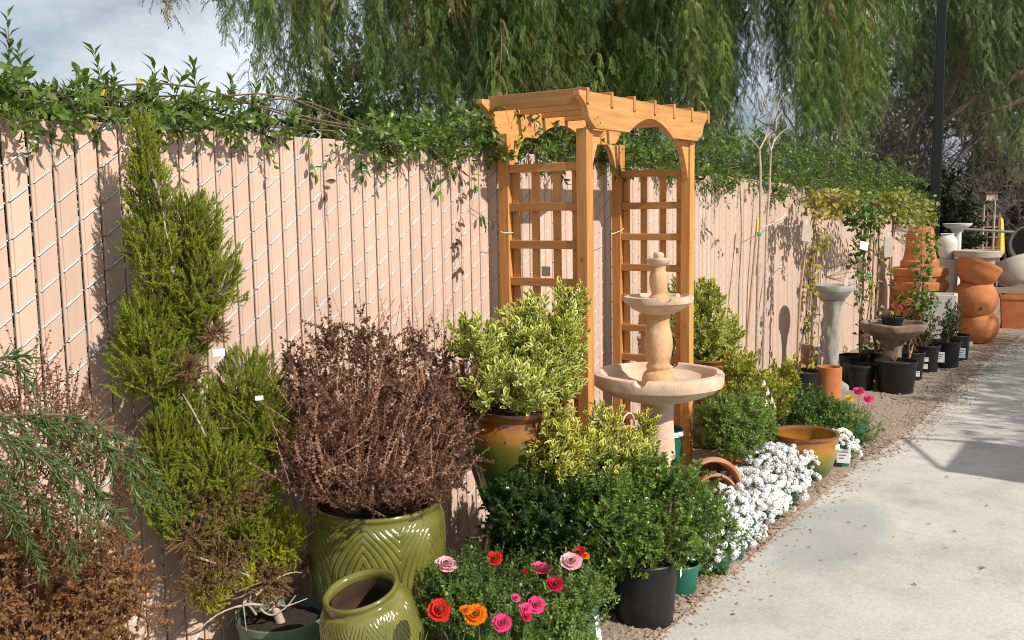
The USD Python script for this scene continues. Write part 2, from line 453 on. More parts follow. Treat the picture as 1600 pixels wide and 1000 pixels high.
M['ivy'] = leaf_mat('vine_leaf_look', [(0, (0.035, 0.07, 0.013)), (0.5, (0.085, 0.145, 0.024)), (0.85, (0.155, 0.215, 0.036)), (0.93, (0.25, 0.27, 0.05)), (1, (0.28, 0.25, 0.03))], spec=0.5, rough=0.38)
M['ivy_dry'] = leaf_mat('dry_vine_leaf_look', [(0, (0.09, 0.045, 0.02)), (0.6, (0.16, 0.075, 0.03)), (1, (0.07, 0.10, 0.02))])
M['pepper'] = leaf_mat('pepper_leaf_look', [(0, (0.045, 0.082, 0.017)), (0.5, (0.105, 0.165, 0.031)), (0.86, (0.19, 0.25, 0.052)), (0.94, (0.25, 0.26, 0.075)), (1, (0.27, 0.13, 0.075))], trans=0.3, clump=0.6, clump_scale=1.3)
M['olive'] = leaf_mat('olive_leaf_look', [(0, (0.06, 0.085, 0.03)), (0.6, (0.12, 0.155, 0.052)), (1, (0.19, 0.22, 0.09))], clump=0.4, clump_scale=0.8)
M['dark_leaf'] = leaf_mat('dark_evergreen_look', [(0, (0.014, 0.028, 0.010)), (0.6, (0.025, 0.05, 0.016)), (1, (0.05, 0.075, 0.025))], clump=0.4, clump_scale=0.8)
M['juniper'] = leaf_mat('juniper_look', [(0, (0.11, 0.15, 0.017)), (0.4, (0.24, 0.29, 0.03)), (0.85, (0.40, 0.41, 0.045)), (1, (0.46, 0.38, 0.06))], clump=0.35, clump_scale=11.0, spec=0.25, trans=0.22)
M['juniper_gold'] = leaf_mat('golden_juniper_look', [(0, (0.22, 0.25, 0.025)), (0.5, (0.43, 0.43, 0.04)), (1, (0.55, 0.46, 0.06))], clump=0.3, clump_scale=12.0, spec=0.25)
M['juniper_dry'] = leaf_mat('dry_juniper_look', [(0, (0.13, 0.075, 0.035)), (0.6, (0.25, 0.15, 0.065)), (1, (0.20, 0.19, 0.045))], clump=0.3)
M['brown_leaf'] = leaf_mat('bronze_leaf_look', [(0, (0.15, 0.075, 0.045)), (0.45, (0.42, 0.23, 0.14)), (0.8, (0.62, 0.39, 0.26)), (1, (0.75, 0.58, 0.44))], clump=0.35, clump_scale=8.0, spec=0.5, tcol=(1.3, 0.9, 0.5))
M['rust_leaf'] = leaf_mat('rust_leaf_look', [(0, (0.13, 0.065, 0.03)), (0.45, (0.32, 0.165, 0.06)), (0.8, (0.55, 0.32, 0.11)), (1, (0.68, 0.46, 0.20))], clump=0.35, clump_scale=8.0, spec=0.5, tcol=(1.3, 0.9, 0.5))
M['box'] = leaf_mat('dark_shrub_look', [(0, (0.025, 0.06, 0.010)), (0.5, (0.06, 0.125, 0.018)), (0.9, (0.11, 0.19, 0.028)), (1, (0.16, 0.24, 0.045))], spec=0.55, rough=0.33, clump=0.3, clump_scale=14.0)
M['euonymus'] = leaf_mat('variegated_leaf_look', [(0, (0.05, 0.10, 0.018)), (1, (0.11, 0.17, 0.025))], margin=[(0, (0.30, 0.33, 0.06)), (0.4, (0.58, 0.56, 0.13)), (0.85, (0.74, 0.70, 0.26)), (1, (0.80, 0.77, 0.40))], spec=0.45, rough=0.4, clump=0.18, clump_scale=14.0)
M['euonymus_deep'] = leaf_mat('deep_variegated_leaf_look', [(0, (0.035, 0.075, 0.012)), (1, (0.09, 0.14, 0.02))], margin=[(0, (0.26, 0.26, 0.035)), (0.4, (0.50, 0.46, 0.07)), (0.85, (0.68, 0.60, 0.14)), (1, (0.75, 0.70, 0.26))], spec=0.45, rough=0.4, clump=0.2, clump_scale=14.0)
M['feather'] = leaf_mat('soft_needle_look', [(0, (0.035, 0.07, 0.018)), (0.6, (0.075, 0.13, 0.032)), (1, (0.16, 0.22, 0.07))], clump=0.2)
M['parsley'] = leaf_mat('parsley_leaf_look', [(0, (0.05, 0.095, 0.018)), (0.6, (0.10, 0.17, 0.032)), (1, (0.17, 0.24, 0.055))], clump=0.25, clump_scale=14.0)
M['grape'] = leaf_mat('grape_leaf_look', [(0, (0.04, 0.09, 0.016)), (0.6, (0.10, 0.155, 0.025)), (0.78, (0.26, 0.26, 0.035)), (0.88, (0.32, 0.13, 0.04)), (1, (0.14, 0.06, 0.025))], clump=0.25, clump_scale=4.0)
M['rose_leaf'] = leaf_mat('rose_leaf_look', [(0, (0.03, 0.06, 0.012)), (0.6, (0.06, 0.09, 0.02)), (0.85, (0.11, 0.04, 0.02)), (1, (0.14, 0.06, 0.03))])
M['petal_white'] = leaf_mat('white_petal_look', [(0, (0.84, 0.85, 0.84)), (1, (0.90, 0.90, 0.89))], trans=0.3, clump=0.03, tcol=(1, 1, 1), spec=0.2, rough=0.7)
for nm, a, b in (('red', (0.48, 0.012, 0.012), (0.62, 0.035, 0.02)), ('pink', (0.74, 0.04, 0.20), (0.86, 0.13, 0.34)), ('pale_pink', (0.84, 0.28, 0.42), (0.88, 0.60, 0.64)),
                 ('orange', (0.80, 0.20, 0.005), (0.88, 0.30, 0.01)), ('yellow', (0.78, 0.50, 0.02), (0.85, 0.60, 0.05)), ('crimson', (0.50, 0.01, 0.05), (0.68, 0.03, 0.12))):
    M['petal_' + nm] = leaf_mat(nm + '_petal_look', [(0, a), (1, b)], trans=0.35, clump=0.06, tcol=(1, 0.9, 0.9), spec=0.2, rough=0.6)


def glaze(name, nodes_ramp, z0, z1, noise=0.25, rough=0.12, blot=None):
    """Fired glaze whose colour runs from the rim (1) to the foot (0) of the pot between heights z0 and z1."""
    nodes = {
        'g': ('geometry', {}), 'sx': ('separate_xyz', {}),
        'mr': ('map_range', {'from_min': z0, 'from_max': z1, 'to_min': 0.0, 'to_max': 1.0}),
        'mp': ('mapping', {'scale': (9, 9, 2.2)}),
        'n': ('noise_texture', {'scale': 1.6, 'detail': 5.0, 'roughness': 0.6}),
        'nm': ('math', {'math_type': 'multiply_add', 'value2': noise, 'value3': -noise / 2}),
        'ad': ('math', {'math_type': 'add'}),
        'r': ('rgb_ramp', {'ramp': nodes_ramp}),
        'p': ('principled_bsdf', {'roughness': rough, 'specular_ior_level': 0.5, 'coat_weight': 0.5, 'coat_roughness': 0.05}),
        'bn': ('noise_texture', {'scale': 35.0, 'detail': 3.0}),
        'b': ('bump', {'strength': 0.06, 'distance': 0.01}),
    }
    links = [('g.position', 'sx.vector'), ('sx.z', 'mr.value'), ('g.position', 'mp.vector'), ('mp.vector', 'n.vector'), ('n.fac', 'nm.value1'), ('nm.value', 'ad.value1'), ('mr.result', 'ad.value2'),
             ('ad.value', 'r.fac'), ('r.color', 'p.base_color'), ('g.position', 'bn.vector'), ('bn.fac', 'b.height'), ('b.normal', 'p.normal')]
    return usdkit.material(stage, LK + name, nodes, links, surface='p.BSDF')


M['olive_glaze'] = usdkit.material(stage, LK + 'olive_glaze_look', {
    'g': ('geometry', {}), 'at': ('attribute', {'attribute': 'edge'}),
    'n': ('noise_texture', {'scale': 14.0, 'detail': 5.0}),
    'r': ('rgb_ramp', {'ramp': [(0.3, (0.10, 0.105, 0.020)), (0.7, (0.155, 0.152, 0.034))]}),
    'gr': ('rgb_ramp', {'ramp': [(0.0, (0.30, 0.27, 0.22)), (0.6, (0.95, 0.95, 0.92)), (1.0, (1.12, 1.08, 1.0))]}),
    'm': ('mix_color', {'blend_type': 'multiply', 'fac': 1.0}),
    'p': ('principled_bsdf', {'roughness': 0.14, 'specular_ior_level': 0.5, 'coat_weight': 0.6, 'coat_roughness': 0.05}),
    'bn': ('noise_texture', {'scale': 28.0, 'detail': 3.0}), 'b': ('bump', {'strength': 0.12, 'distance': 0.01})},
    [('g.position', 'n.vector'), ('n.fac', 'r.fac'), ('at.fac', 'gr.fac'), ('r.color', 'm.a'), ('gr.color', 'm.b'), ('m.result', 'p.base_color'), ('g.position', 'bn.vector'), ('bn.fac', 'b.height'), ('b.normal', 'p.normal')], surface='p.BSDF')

# ---------------------------------------------------------------- the ground
EDGE = -1.20
rngG = np.random.default_rng(5)
M['mulch'] = plain('gravel_bed_look', (0.20, 0.145, 0.108), rough=0.95, scale=55.0, bump=1.0, bscale=70.0, col2=(0.43, 0.345, 0.275), spec=0.15, detail=8.0)
M['earth'] = plain('dry_earth_look', (0.16, 0.115, 0.075), rough=1.0, scale=3.0, bump=0.6, bscale=20.0, col2=(0.24, 0.18, 0.12))
struct('ground', (np.array([[-400, -400, -0.03], [400, -400, -0.03], [400, 400, -0.03], [-400, 400, -0.03]], float), np.array([[0, 1, 2], [0, 2, 3]])), M['earth'])
gx, gy = np.meshgrid(np.linspace(-3, 16, 381), np.linspace(-1.75, 1.0, 56), indexing='ij')
bedh = 0.008 + 0.022 * meshkit.fbm(np.stack([gx * 3, gy * 3, gx * 0], -1), 4) - 0.012
# the gravel spreads thinly over the path further along, beyond the last shrubs
spread = np.interp(gx, [-3, 4.2, 5.0, 6.5, 9.0, 12.0, 16.0], [0.0, 0.0, 0.10, 0.13, 0.12, 0.20, 0.30])
edge_y = EDGE - spread + 0.05 * (meshkit.fbm(np.stack([gx * 2.2, gx * 0, gx * 0], -1), 4, 3) - 0.5)
bedh = bedh - np.clip((edge_y - gy) / 0.07, 0, 1) * 0.06 + 0.004
ii, jj = np.meshgrid(np.arange(380), np.arange(55), indexing='ij')
a = ii * 56 + jj
gf = np.concatenate([np.stack([a, a + 56, a + 57], -1).reshape(-1, 3), np.stack([a, a + 57, a + 1], -1).reshape(-1, 3)])
struct('gravel_bed', (np.stack([gx, gy, bedh], -1).reshape(-1, 3), gf), M['mulch'], smooth=True)

M['concrete'] = usdkit.material(stage, LK + 'concrete_path_look', {
    'g': ('geometry', {}),
    'n1': ('noise_texture', {'scale': 1.6, 'detail': 8.0, 'roughness': 0.62, 'distortion': 0.4}),
    'r1': ('rgb_ramp', {'ramp': [(0.26, (0.36, 0.335, 0.297)), (0.5, (0.488, 0.46, 0.413)), (0.74, (0.58, 0.552, 0.503))]}),
    'n2': ('noise_texture', {'scale': 95.0, 'detail': 4.0}),
    'r2': ('rgb_ramp', {'ramp': [(0.3, (0.85, 0.85, 0.85)), (0.7, (1.09, 1.09, 1.09))]}),
    'm2': ('mix_color', {'blend_type': 'multiply', 'fac': 1.0, 'use_clamp': False}),
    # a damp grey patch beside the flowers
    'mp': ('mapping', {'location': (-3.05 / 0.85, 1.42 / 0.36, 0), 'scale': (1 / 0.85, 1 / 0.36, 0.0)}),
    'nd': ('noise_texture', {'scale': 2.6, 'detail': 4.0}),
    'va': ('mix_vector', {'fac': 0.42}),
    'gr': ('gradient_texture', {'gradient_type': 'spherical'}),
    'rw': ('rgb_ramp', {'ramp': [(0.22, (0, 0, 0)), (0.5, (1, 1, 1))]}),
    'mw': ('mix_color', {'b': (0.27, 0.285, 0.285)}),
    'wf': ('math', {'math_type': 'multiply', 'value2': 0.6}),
    'n3': ('noise_texture', {'scale': 7.0, 'detail': 6.0, 'roughness': 0.7}),
    'r3': ('rgb_ramp', {'ramp': [(0.54, (0, 0, 0)), (0.76, (1, 1, 1))]}),
    'f3': ('math', {'math_type': 'multiply', 'value2': 0.6}),
    'm3': ('mix_color', {'b': (0.33, 0.27, 0.20)}),
    'p': ('principled_bsdf', {'roughness': 0.85, 'specular_ior_level': 0.25}),
    'bn': ('noise_texture', {'scale': 60.0, 'detail': 8.0, 'roughness': 0.7}),
    'b': ('bump', {'strength': 0.18, 'distance': 0.01})},
    [('g.position', 'n1.vector'), ('n1.fac', 'r1.fac'), ('g.position', 'n2.vector'), ('n2.fac', 'r2.fac'), ('r1.color', 'm2.a'), ('r2.color', 'm2.b'),
     ('g.position', 'mp.vector'), ('g.position', 'nd.vector'), ('mp.vector', 'gr.vector'), ('gr.fac', 'rw.fac'), ('rw.color', 'wf.value1'), ('wf.value', 'mw.fac'),
     ('m2.result', 'm3.a'), ('g.position', 'n3.vector'), ('n3.fac', 'r3.fac'), ('r3.color', 'f3.value1'), ('f3.value', 'm3.fac'), ('m3.result', 'mw.a'), ('mw.result', 'p.base_color'),
     ('g.position', 'bn.vector'), ('bn.fac', 'b.height'), ('b.normal', 'p.normal')], surface='p.BSDF')
# slabs of concrete with open joints between them
pp, pf = [], []
joint = 0.012
sl = []
cuts = [-6, -2.6, 1.05, 4.7, 8.3, 12.0, 16.0, 20.0]
for k in range(len(cuts) - 1):
    for (ya, yb) in ((-4.6, EDGE - 0.01), (-8.2, -4.6)):
        sl.append((cuts[k] + joint / 2, cuts[k + 1] - joint / 2, ya + joint / 2, yb - (joint / 2 if yb < -2 else 0)))
path_p = UsdGeom.Xform.Define(stage, '/World/concrete_path')
data(path_p.GetPrim(), kind='structure')
struct('path_bed', cbox((7, -4.7, -0.06), (26, 7.0, 0.10), 0.004), M['earth'])
for (xa, xb, ya, yb) in sl:
    m = cbox(((xa + xb) / 2, (ya + yb) / 2, -0.03), (xb - xa, yb - ya, 0.07), 0.006)
    part('/World/concrete_path', 'slab', m, M['concrete'])

# loose gravel and bark chips on the bed and spilled on to the path
n = 15000
x = rngG.uniform(0.3, 14, n) ** 1.0
y = rngG.uniform(-1.36, 0.05, n)
spill = rngG.random(n) < 0.5
e_at = EDGE - np.interp(x, [0, 4.2, 5.0, 6.5, 9, 14], [0.03, 0.03, 0.16, 0.2, 0.2, 0.3])
y = np.where(spill, e_at + np.abs(rngG.normal(0, 0.10, n)) - rngG.exponential(1.0, n) * np.interp(x, [0, 4.3, 5.2, 14], [0.012, 0.014, 0.05, 0.06]), y)
keep = (y > e_at - 0.15)
x, y = x[keep], y[keep]; n = len(x)
bh = np.where(y > EDGE - np.interp(x, [0, 4.2, 5, 6.5, 9, 14], [0, 0, .1, .13, .12, .25]), 0.016, 0.006)
sz = rngG.uniform(0.005, 0.016, n)
v0 = np.array([[-1, -0.6, 0], [0.9, -0.7, 0], [1, 0.5, 0], [-0.8, 0.7, 0], [0.1, 0, 0.5]])
th = rngG.uniform(0, 6.28, n)
c, s = np.cos(th), np.sin(th)
vv = v0[None] * (sz[:, None, None] * rngG.uniform(0.7, 1.3, (n, 1, 3)))
vx = vv[..., 0] * c[:, None] - vv[..., 1] * s[:, None]; vy = vv[..., 0] * s[:, None] + vv[..., 1] * c[:, None]
vv = np.stack([vx + x[:, None], vy + y[:, None], vv[..., 2] + bh[:, None] - 0.003], -1).reshape(-1, 3)
F0 = np.array([[0, 1, 4], [1, 2, 4], [2, 3, 4], [3, 0, 4]])
ff = (np.arange(n)[:, None, None] * 5 + F0).reshape(-1, 3)
M['chip'] = leaf_mat('stone_chip_look', [(0, (0.14, 0.09, 0.06)), (0.4, (0.28, 0.205, 0.15)), (0.8, (0.43, 0.35, 0.28)), (1, (0.56, 0.49, 0.42))], trans=0.0, clump=0.1, rough=0.9, spec=0.2)
struct('gravel', (vv, ff), M['chip'], kind='stuff')
# a few dry leaves and twigs lying on the path
n = 85
x = np.r_[rngG.uniform(1.9, 8.0, n)]
y = -1.25 - rngG.exponential(0.55, n)
d = unit(np.c_[rngG.normal(size=(n, 2)), np.zeros(n)])
lf = leaves(np.c_[x, y, np.full(n, 0.0095)], d, np.tile([0, 0, 1.0], (n, 1)) + rngG.normal(0, 0.15, (n, 3)), rngG.uniform(0.008, 0.035, n), rngG.uniform(0.004, 0.012, n), 'lance', 0.4, -0.08)
M['litter'] = leaf_mat('dry_leaf_litter_look', [(0, (0.05, 0.035, 0.025)), (0.7, (0.12, 0.08, 0.045)), (1, (0.22, 0.15, 0.06))], trans=0.05)
struct('leaf_litter', (lf[0], lf[1]), M['litter'], kind='stuff')

# ---------------------------------------------------------------- the fence: chain link with a slat in every column
W, HH = 0.0716622, 0.0511888
FENCE = thing('fence', 'chain link fence filled with upright beige privacy slats, a vine along its top', 'fence', loc=(-1, 0, 0))
FIRST, LAST = -6, 172


def sag(xx):
    return -0.021 * np.maximum(xx - 2.3, 0)


w2 = W / 2 - 0.0034
prof = np.array([(-w2, 0.003), (-w2, -0.003), (-w2 + 0.002, -0.0052), (-w2 + 0.0085, -0.0056), (-w2 + 0.0100, -0.0030), (-w2 + 0.0116, -0.0058), (w2 - 0.002, -0.0054), (w2, -0.003), (w2, 0.003), (w2 - 0.002, 0.005), (-w2 + 0.002, 0.005)])
slat2d = Polygon(prof)
tv = trimesh.creation.extrude_polygon(slat2d, 1.0, engine='earcut')
rngF = np.random.default_rng(11)
slat_v, slat_f = np.array(tv.vertices), np.array(tv.faces)
for i in range(FIRST, LAST):
    xc = (i + 0.5) * W
    v = slat_v.copy()
    top = 1.828 + sag(xc) + rngF.uniform(-0.006, 0.006)
    bot = min(-0.02 + rngF.uniform(-0.01, 0.01), 0.02 + sag(xc))
    lean = rngF.normal(0, 0.0009)
    v[:, 0] += lean * (v[:, 2] - 0.5) * 2 + rngF.normal(0, 0.0005)
    v[:, 1] += rngF.normal(0, 0.0008)
    v[:, 2] = bot + v[:, 2] * (top - bot)
    v[:, 0] += xc
    part(FENCE, 'slat', (v, slat_f), M['slat'])
NB, NT = -33, 3
for i in range(FIRST, LAST):
    near = i < 70
    pts = []
    k = NB if (NB + i) % 2 == 0 else NB + 1
    x0, x1 = i * W, (i + 1) * W
    zz = lambda q: (q + 33) * HH
    while k + 1 <= NT:
        za, zb, zc = zz(k), zz(k + 1), zz(k + 2)
        pts.append((x0, 0, za))
        if near:
            pts.append((x0 + 0.16 * W, -0.0088, za + 0.16 * (zb - za)))
            pts.append((x0 + 0.84 * W, -0.0088, za + 0.84 * (zb - za)))
        else:
            pts.append((x0 + 0.5 * W, -0.009, (za + zb) / 2))
        pts.append((x1, 0, zb))
        if k + 2 <= NT + 1:
            pts.append((x0 + 0.5 * W, 0.0088, (zb + zc) / 2))
        k += 2
    pts = np.array(pts)
    pts[:, 2] += sag(pts[:, 0])
    part(FENCE, 'wire', tube(pts[None], np.full(len(pts), 0.0027), 5 if near else 3), M['wire'], smooth=True)
for xx in np.arange(-0.4, 12.4, 2.4):
    part(FENCE, 'post', tube(np.array([[xx, 0.045, -0.05], [xx, 0.045, 1.80 + float(sag(xx))]])[None], [0.026, 0.026], 12), M['pipe'], smooth=True)
part(FENCE, 'top_rail', tube(np.array([[xx, 0.038, 1.80 + float(sag(xx))] for xx in np.linspace(-0.45, 12.3, 30)])[None], np.full(30, 0.02), 8), M['pipe'], smooth=True)

# ---------------------------------------------------------------- the vine along the top of the fence
rv = np.random.default_rng(21)
VINE = thing('fence_vine', 'dark green leafy vine growing thick along the whole top of the beige fence', 'vine', loc=(-1, 0.3, 0))
hx = [-1.6, 0.0, 0.6, 1.0, 1.35, 1.7, 2.3, 3.0, 4.5, 6.0, 8.0, 10.0, 11.6, 12.6]
ht = [0.14, 0.11, 0.09, 0.03, 0.03, 0.09, 0.14, 0.20, 0.22, 0.28, 0.36, 0.38, 0.34, 0.10]
hd = [0.02, 0.01, 0.03, 0.02, 0.02, 0.06, 0.05, 0.06, 0.06, 0.08, 0.14, 0.24, 0.40, 0.6]
den = [1, 1, 0.8, 0.22, 0.3, 1, 1, 1, 1, 1, 1, 1, 1, 1]
n = 3300
X = -1.5 + 14.0 * rv.random(n) ** 1.35
ok = rv.random(n) < np.interp(X, hx, den)
X = X[ok]; n = len(X)
cl = meshkit.noise(np.c_[X * 3.1, X * 0, X * 0], 4)
hgt = np.interp(X, hx, ht) * (0.55 + 0.9 * cl); hang = np.interp(X, hx, hd) * (0.2 + 1.9 * meshkit.noise(np.c_[X * 4.3, X * 0 + 5, X * 0], 9) ** 2)
u = rv.random(n) ** 1.1
Y = rv.uniform(-0.07, 0.30, n) * (1 + 0.3 * (X > 4))
Z = 1.835 + sag(X) - hang + (hgt + hang) * u
Y = np.where(Z < 1.83 + sag(X), rv.uniform(-0.08, -0.02, n), Y)
D = unit(np.c_[rv.normal(0, 0.6, n), rv.normal(-0.5, 0.5, n), rv.normal(0.15, 0.55, n)])
Bv = np.c_[X, Y, Z]
Ls = rv.uniform(0.06, 0.13, n)
ll = np.where(X < 4, 0.052, 0.046)
lf1, st1 = sprigs(rv, Bv, D, Ls, 10, 0.040, 0.0175, spread=60, droop=0.25, form='oval', curl=0.25)
# bulk added behind the fence, down to the ground, to darken slat gaps
n2 = 7000
X2 = np.where(rv.random(n2) < 0.45, rv.uniform(-2.4, 3.2, n2), rv.uniform(-1.6, 12.6, n2))
B2 = np.c_[X2, rv.uniform(0.27, 0.52, n2), (1.80 + sag(X2) + np.interp(X2, hx, ht) * 0.5) * rv.random(n2) ** 0.7]
keep2 = (B2[:, 2] < 1.66) | (rv.random(n2) < np.interp(X2, hx, den))
B2 = B2[keep2]; n2 = len(B2)
lf2, st2 = sprigs(rv, B2, unit(np.c_[rv.normal(0, 0.6, n2), rv.normal(-0.4, 0.5, n2), rv.normal(0.2, 0.5, n2)]), 0.14, 8, 0.06, 0.026, spread=60, droop=0.15)
# tall shoots
SP = []
for (px, py, x0, ln) in [(12, 30, -0.16, 0), (28, 75, -0.1, 0), (146, 78, 0.1, 0), (178, 112, 0.17, 0), (240, 100, 0.25, 0), (262, 122, 0.3, 0), (300, 98, 0.3, 0), (362, 122, 0.4, 0), (325, 160, .3, 0), (400, 130, 0.55, 0), (425, 128, 0.6, 0), (532, 162, 0.9, 0)]:
    e = at(px, py, 0.05 + 0.05 * rv.random())
    s0 = np.array([e[0] + rv.normal(0, 0.03), 0.06, 1.80])
    mid = (s0 + e) / 2 + rv.normal(0, 0.015, 3)
    SP.append((s0, mid, e))
shoot_paths = np.array([bend(q, 9) for q in SP])
lsh = []
for q in shoot_paths:
    Lq = np.linalg.norm(q[-1] - q[0])
    lfq, _ = sprigs(rv, q[3:4], (q[-1] - q[3])[None], [np.linalg.norm(q[-1] - q[3])], max(7, int(Lq * 60)), 0.052, 0.017, spread=52, start=0.1)
    lsh.append(lfq)
# loose strands that reach over the gap in the vine
lfv = lcat([lf1, lf2] + lsh)
part(VINE, 'foliage', (lfv[0], lfv[1]), M['ivy'], edge=lfv[2], kind='stuff')
run = []
for _ in range(26):
    xs = rv.uniform(-1.4, 9.5)
    q = np.array([[xs, 0.02, 1.85], [xs + 0.5, -0.02 + rv.normal(0, 0.03), 1.85 + rv.uniform(0, 0.12)], [xs + 1.1, 0.03 + rv.normal(0, 0.03), 1.84 + rv.uniform(0, 0.08)], [xs + 1.6, 0.0, 1.86]])
    q[:, 2] += sag(q[:, 0])
    run.append(bend(q, 12))
part(VINE, 'stem', cat([tube(np.array(run), np.full(12, 0.003), 4), tube(st1, np.array([0.0014, 0.0012, 0.0007]), 3), tube(shoot_paths, np.linspace(0.003, 0.001, 9), 4)]), M['bark'], kind='stuff')
# strands that hang down the face of the fence
HANG = [((488, 205), (484, 232), (492, 268), 6, 'ivy'), ((556, 215), (562, 250), (566, 276), 7, 'ivy'), ((505, 250), (507, 290), (513, 352), 3, 'ivy_dry'),
        ((716, 235), (722, 300), (712, 372), 12, 'ivy_dry'), ((736, 235), (742, 290), (735, 330), 10, 'ivy'), ((700, 235), (703, 262), (712, 290), 8, 'ivy'), ((735, 325), (755, 338), (776, 348), 5, 'ivy'),
        ((718, 370), (716, 395), (722, 425), 6, 'ivy_dry'), ((680, 232), (668, 260), (690, 300), 6, 'ivy'), ((1098, 272), (1102, 330), (1096, 392), 14, 'ivy'), ((1112, 275), (1116, 300), (1112, 318), 9, 'ivy'), ((1098, 350), (1115, 372), (1128, 392), 7, 'ivy'), ((1236, 285), (1240, 300), (1250, 312), 10, 'ivy'),
        ((380, 205), (376, 225), (372, 238), 9, 'ivy'), ((412, 205), (420, 220), (424, 232), 8, 'ivy'), ((120, 180), (150, 192), (160, 200), 7, 'ivy'), ((268, 190), (272, 197), (274, 206), 5, 'ivy')]
for a, b, c3, nlv, mm in HANG:
    q = bend([at(*a, -0.02), at(*b, -0.028), at(*c3, -0.03)], 14)
    st = part(VINE, 'hanging_strand', tube(q[None], np.linspace(0.0018, 0.0008, 14), 4), M['bark'])
    t = rv.integers(2, 14, nlv)
    P = q[t] + rv.normal(0, 0.004, (nlv, 3))
    dd = unit(np.c_[rv.normal(0, 0.8, nlv), -np.abs(rv.normal(0.25, 0.3, nlv)), rv.normal(-0.5, 0.5, nlv)])
    nn_ = np.c_[rv.normal(0, 0.4, nlv), np.full(nlv, -1.0), rv.normal(0.5, 0.4, nlv)]
    for k_ in range(nlv):
        lf = leaves(P[k_:k_ + 1], dd[k_:k_ + 1], nn_[k_:k_ + 1], rv.uniform(0.035, 0.055), rv.uniform(0.014, 0.022), 'oval')
        part(st, 'leaf', (lf[0], lf[1]), M[mm], edge=lf[2])
# small yellow trumpet flowers in the vine
for px, py in [(217, 128), (160, 145), (668, 192)]:
    pnt = at(px, py, -0.03)
    ang = np.arange(5) * 1.2566
    dd = np.c_[np.cos(ang), np.full(5, -0.5), np.sin(ang)]
    lf = leaves(np.tile(pnt, (5, 1)), dd, np.tile([0, -1.0, 0.2], (5, 1)), 0.014, 0.011, 'oval', curl=0.1)
    part(VINE, 'flower', (lf[0], lf[1]), M['petal_yellow'])

# ---------------------------------------------------------------- weeping trees beyond the fence
rt = np.random.default_rng(33)


def pepper_strand(rng, L=1.0, nf=15):
    """A hanging shoot with drooping feathered leaves."""
    k = 7
    z = np.linspace(0, -L, k)
    ax = np.c_[np.cumsum(rng.normal(0, 0.012, k)), np.cumsum(rng.normal(0, 0.012, k)), z]
    out = [tube(ax[None], np.linspace(0.005, 0.0015, k), 3)]
    for i in range(nf):
        t = (i + rng.uniform(0, 0.6)) / nf
        p0 = np.array([np.interp(t, np.linspace(0, 1, k), ax[:, j]) for j in range(3)])
        a = i * 2.4 + rng.normal(0, 0.4)
        h = np.array([math.cos(a), math.sin(a), 0])
        fl = rng.uniform(0.17, 0.27)
        m = 9
        s = np.linspace(0.1, 1, m)
        P = p0 + fl * (h * (0.62 * s[:, None] ** 0.8) + np.array([0, 0, -1]) * (0.75 * s[:, None] ** 1.6))
        T = unit(np.gradient(P, axis=0))
        sd = unit(np.cross(T, [0, 0, 1.0]))
        for sgn in (-1, 1):
            d = unit(T * 0.65 + sgn * sd * 0.75 + np.array([0, 0, -0.35]) + rng.normal(0, 0.15, (m, 3)))
            lf = leaves(P, d, np.cross(sd, T) + rng.normal(0, 0.3, (m, 3)), rng.uniform(0.038, 0.06, m), 0.0125, 'needle', curl=0.15)
            out.append((lf[0], lf[1]))
    return cat(out)


PROTO = [pepper_strand(rt) for _ in range(6)]


def weep(parent, curtains, mat, name='foliage', seed=1, zmax=6.5, step=0.62):
    rng = np.random.default_rng(seed)
    pos, sc = [], []
    for px, py, dep, half, n, *o in curtains:
        topz = o[0] if o else zmax
        n = max(2, int(n * rng.uniform(0.6, 1.35))); dep = dep + rng.normal(0, 0.5); half = half * 0.72
        for _ in range(n):
            q = far(px + rng.normal(0, half), py + abs(rng.normal(0, 1)) * -60 + rng.normal(0, 14), dep + rng.normal(0, 0.55))
            z = q[2]
            while z < topz:
                Ls = rng.uniform(0.75, 1.25)
                pos.append([q[0] + rng.normal(0, 0.16), q[1] + rng.normal(0, 0.16), z + Ls])
                sc.append([rng.uniform(0.75, 1.15)] * 2 + [Ls])
                z += step * rng.uniform(0.6, 1.5)
    n = len(pos)
    th = rng.uniform(0, 6.28, n)
    tl = rng.normal(0, 0.06, (n, 2))
    quat = unit(np.c_[np.cos(th / 2), tl * 0.5, np.sin(th / 2)])
    instancer(parent, name, PROTO, np.array(pos), quat, np.array(sc), rng.integers(0, len(PROTO), n), mat)


def limbs(parent, base, ends, mat, r=0.16, name='limb'):
    for e in ends:
        m = (np.asarray(base) * 0.45 + np.asarray(e) * 0.55) + np.array([0, 0, 0.55])
        part(parent, name, tube(bend([base, m, e], 9)[None], np.linspace(r, r * 0.22, 9), 7), mat, smooth=True)


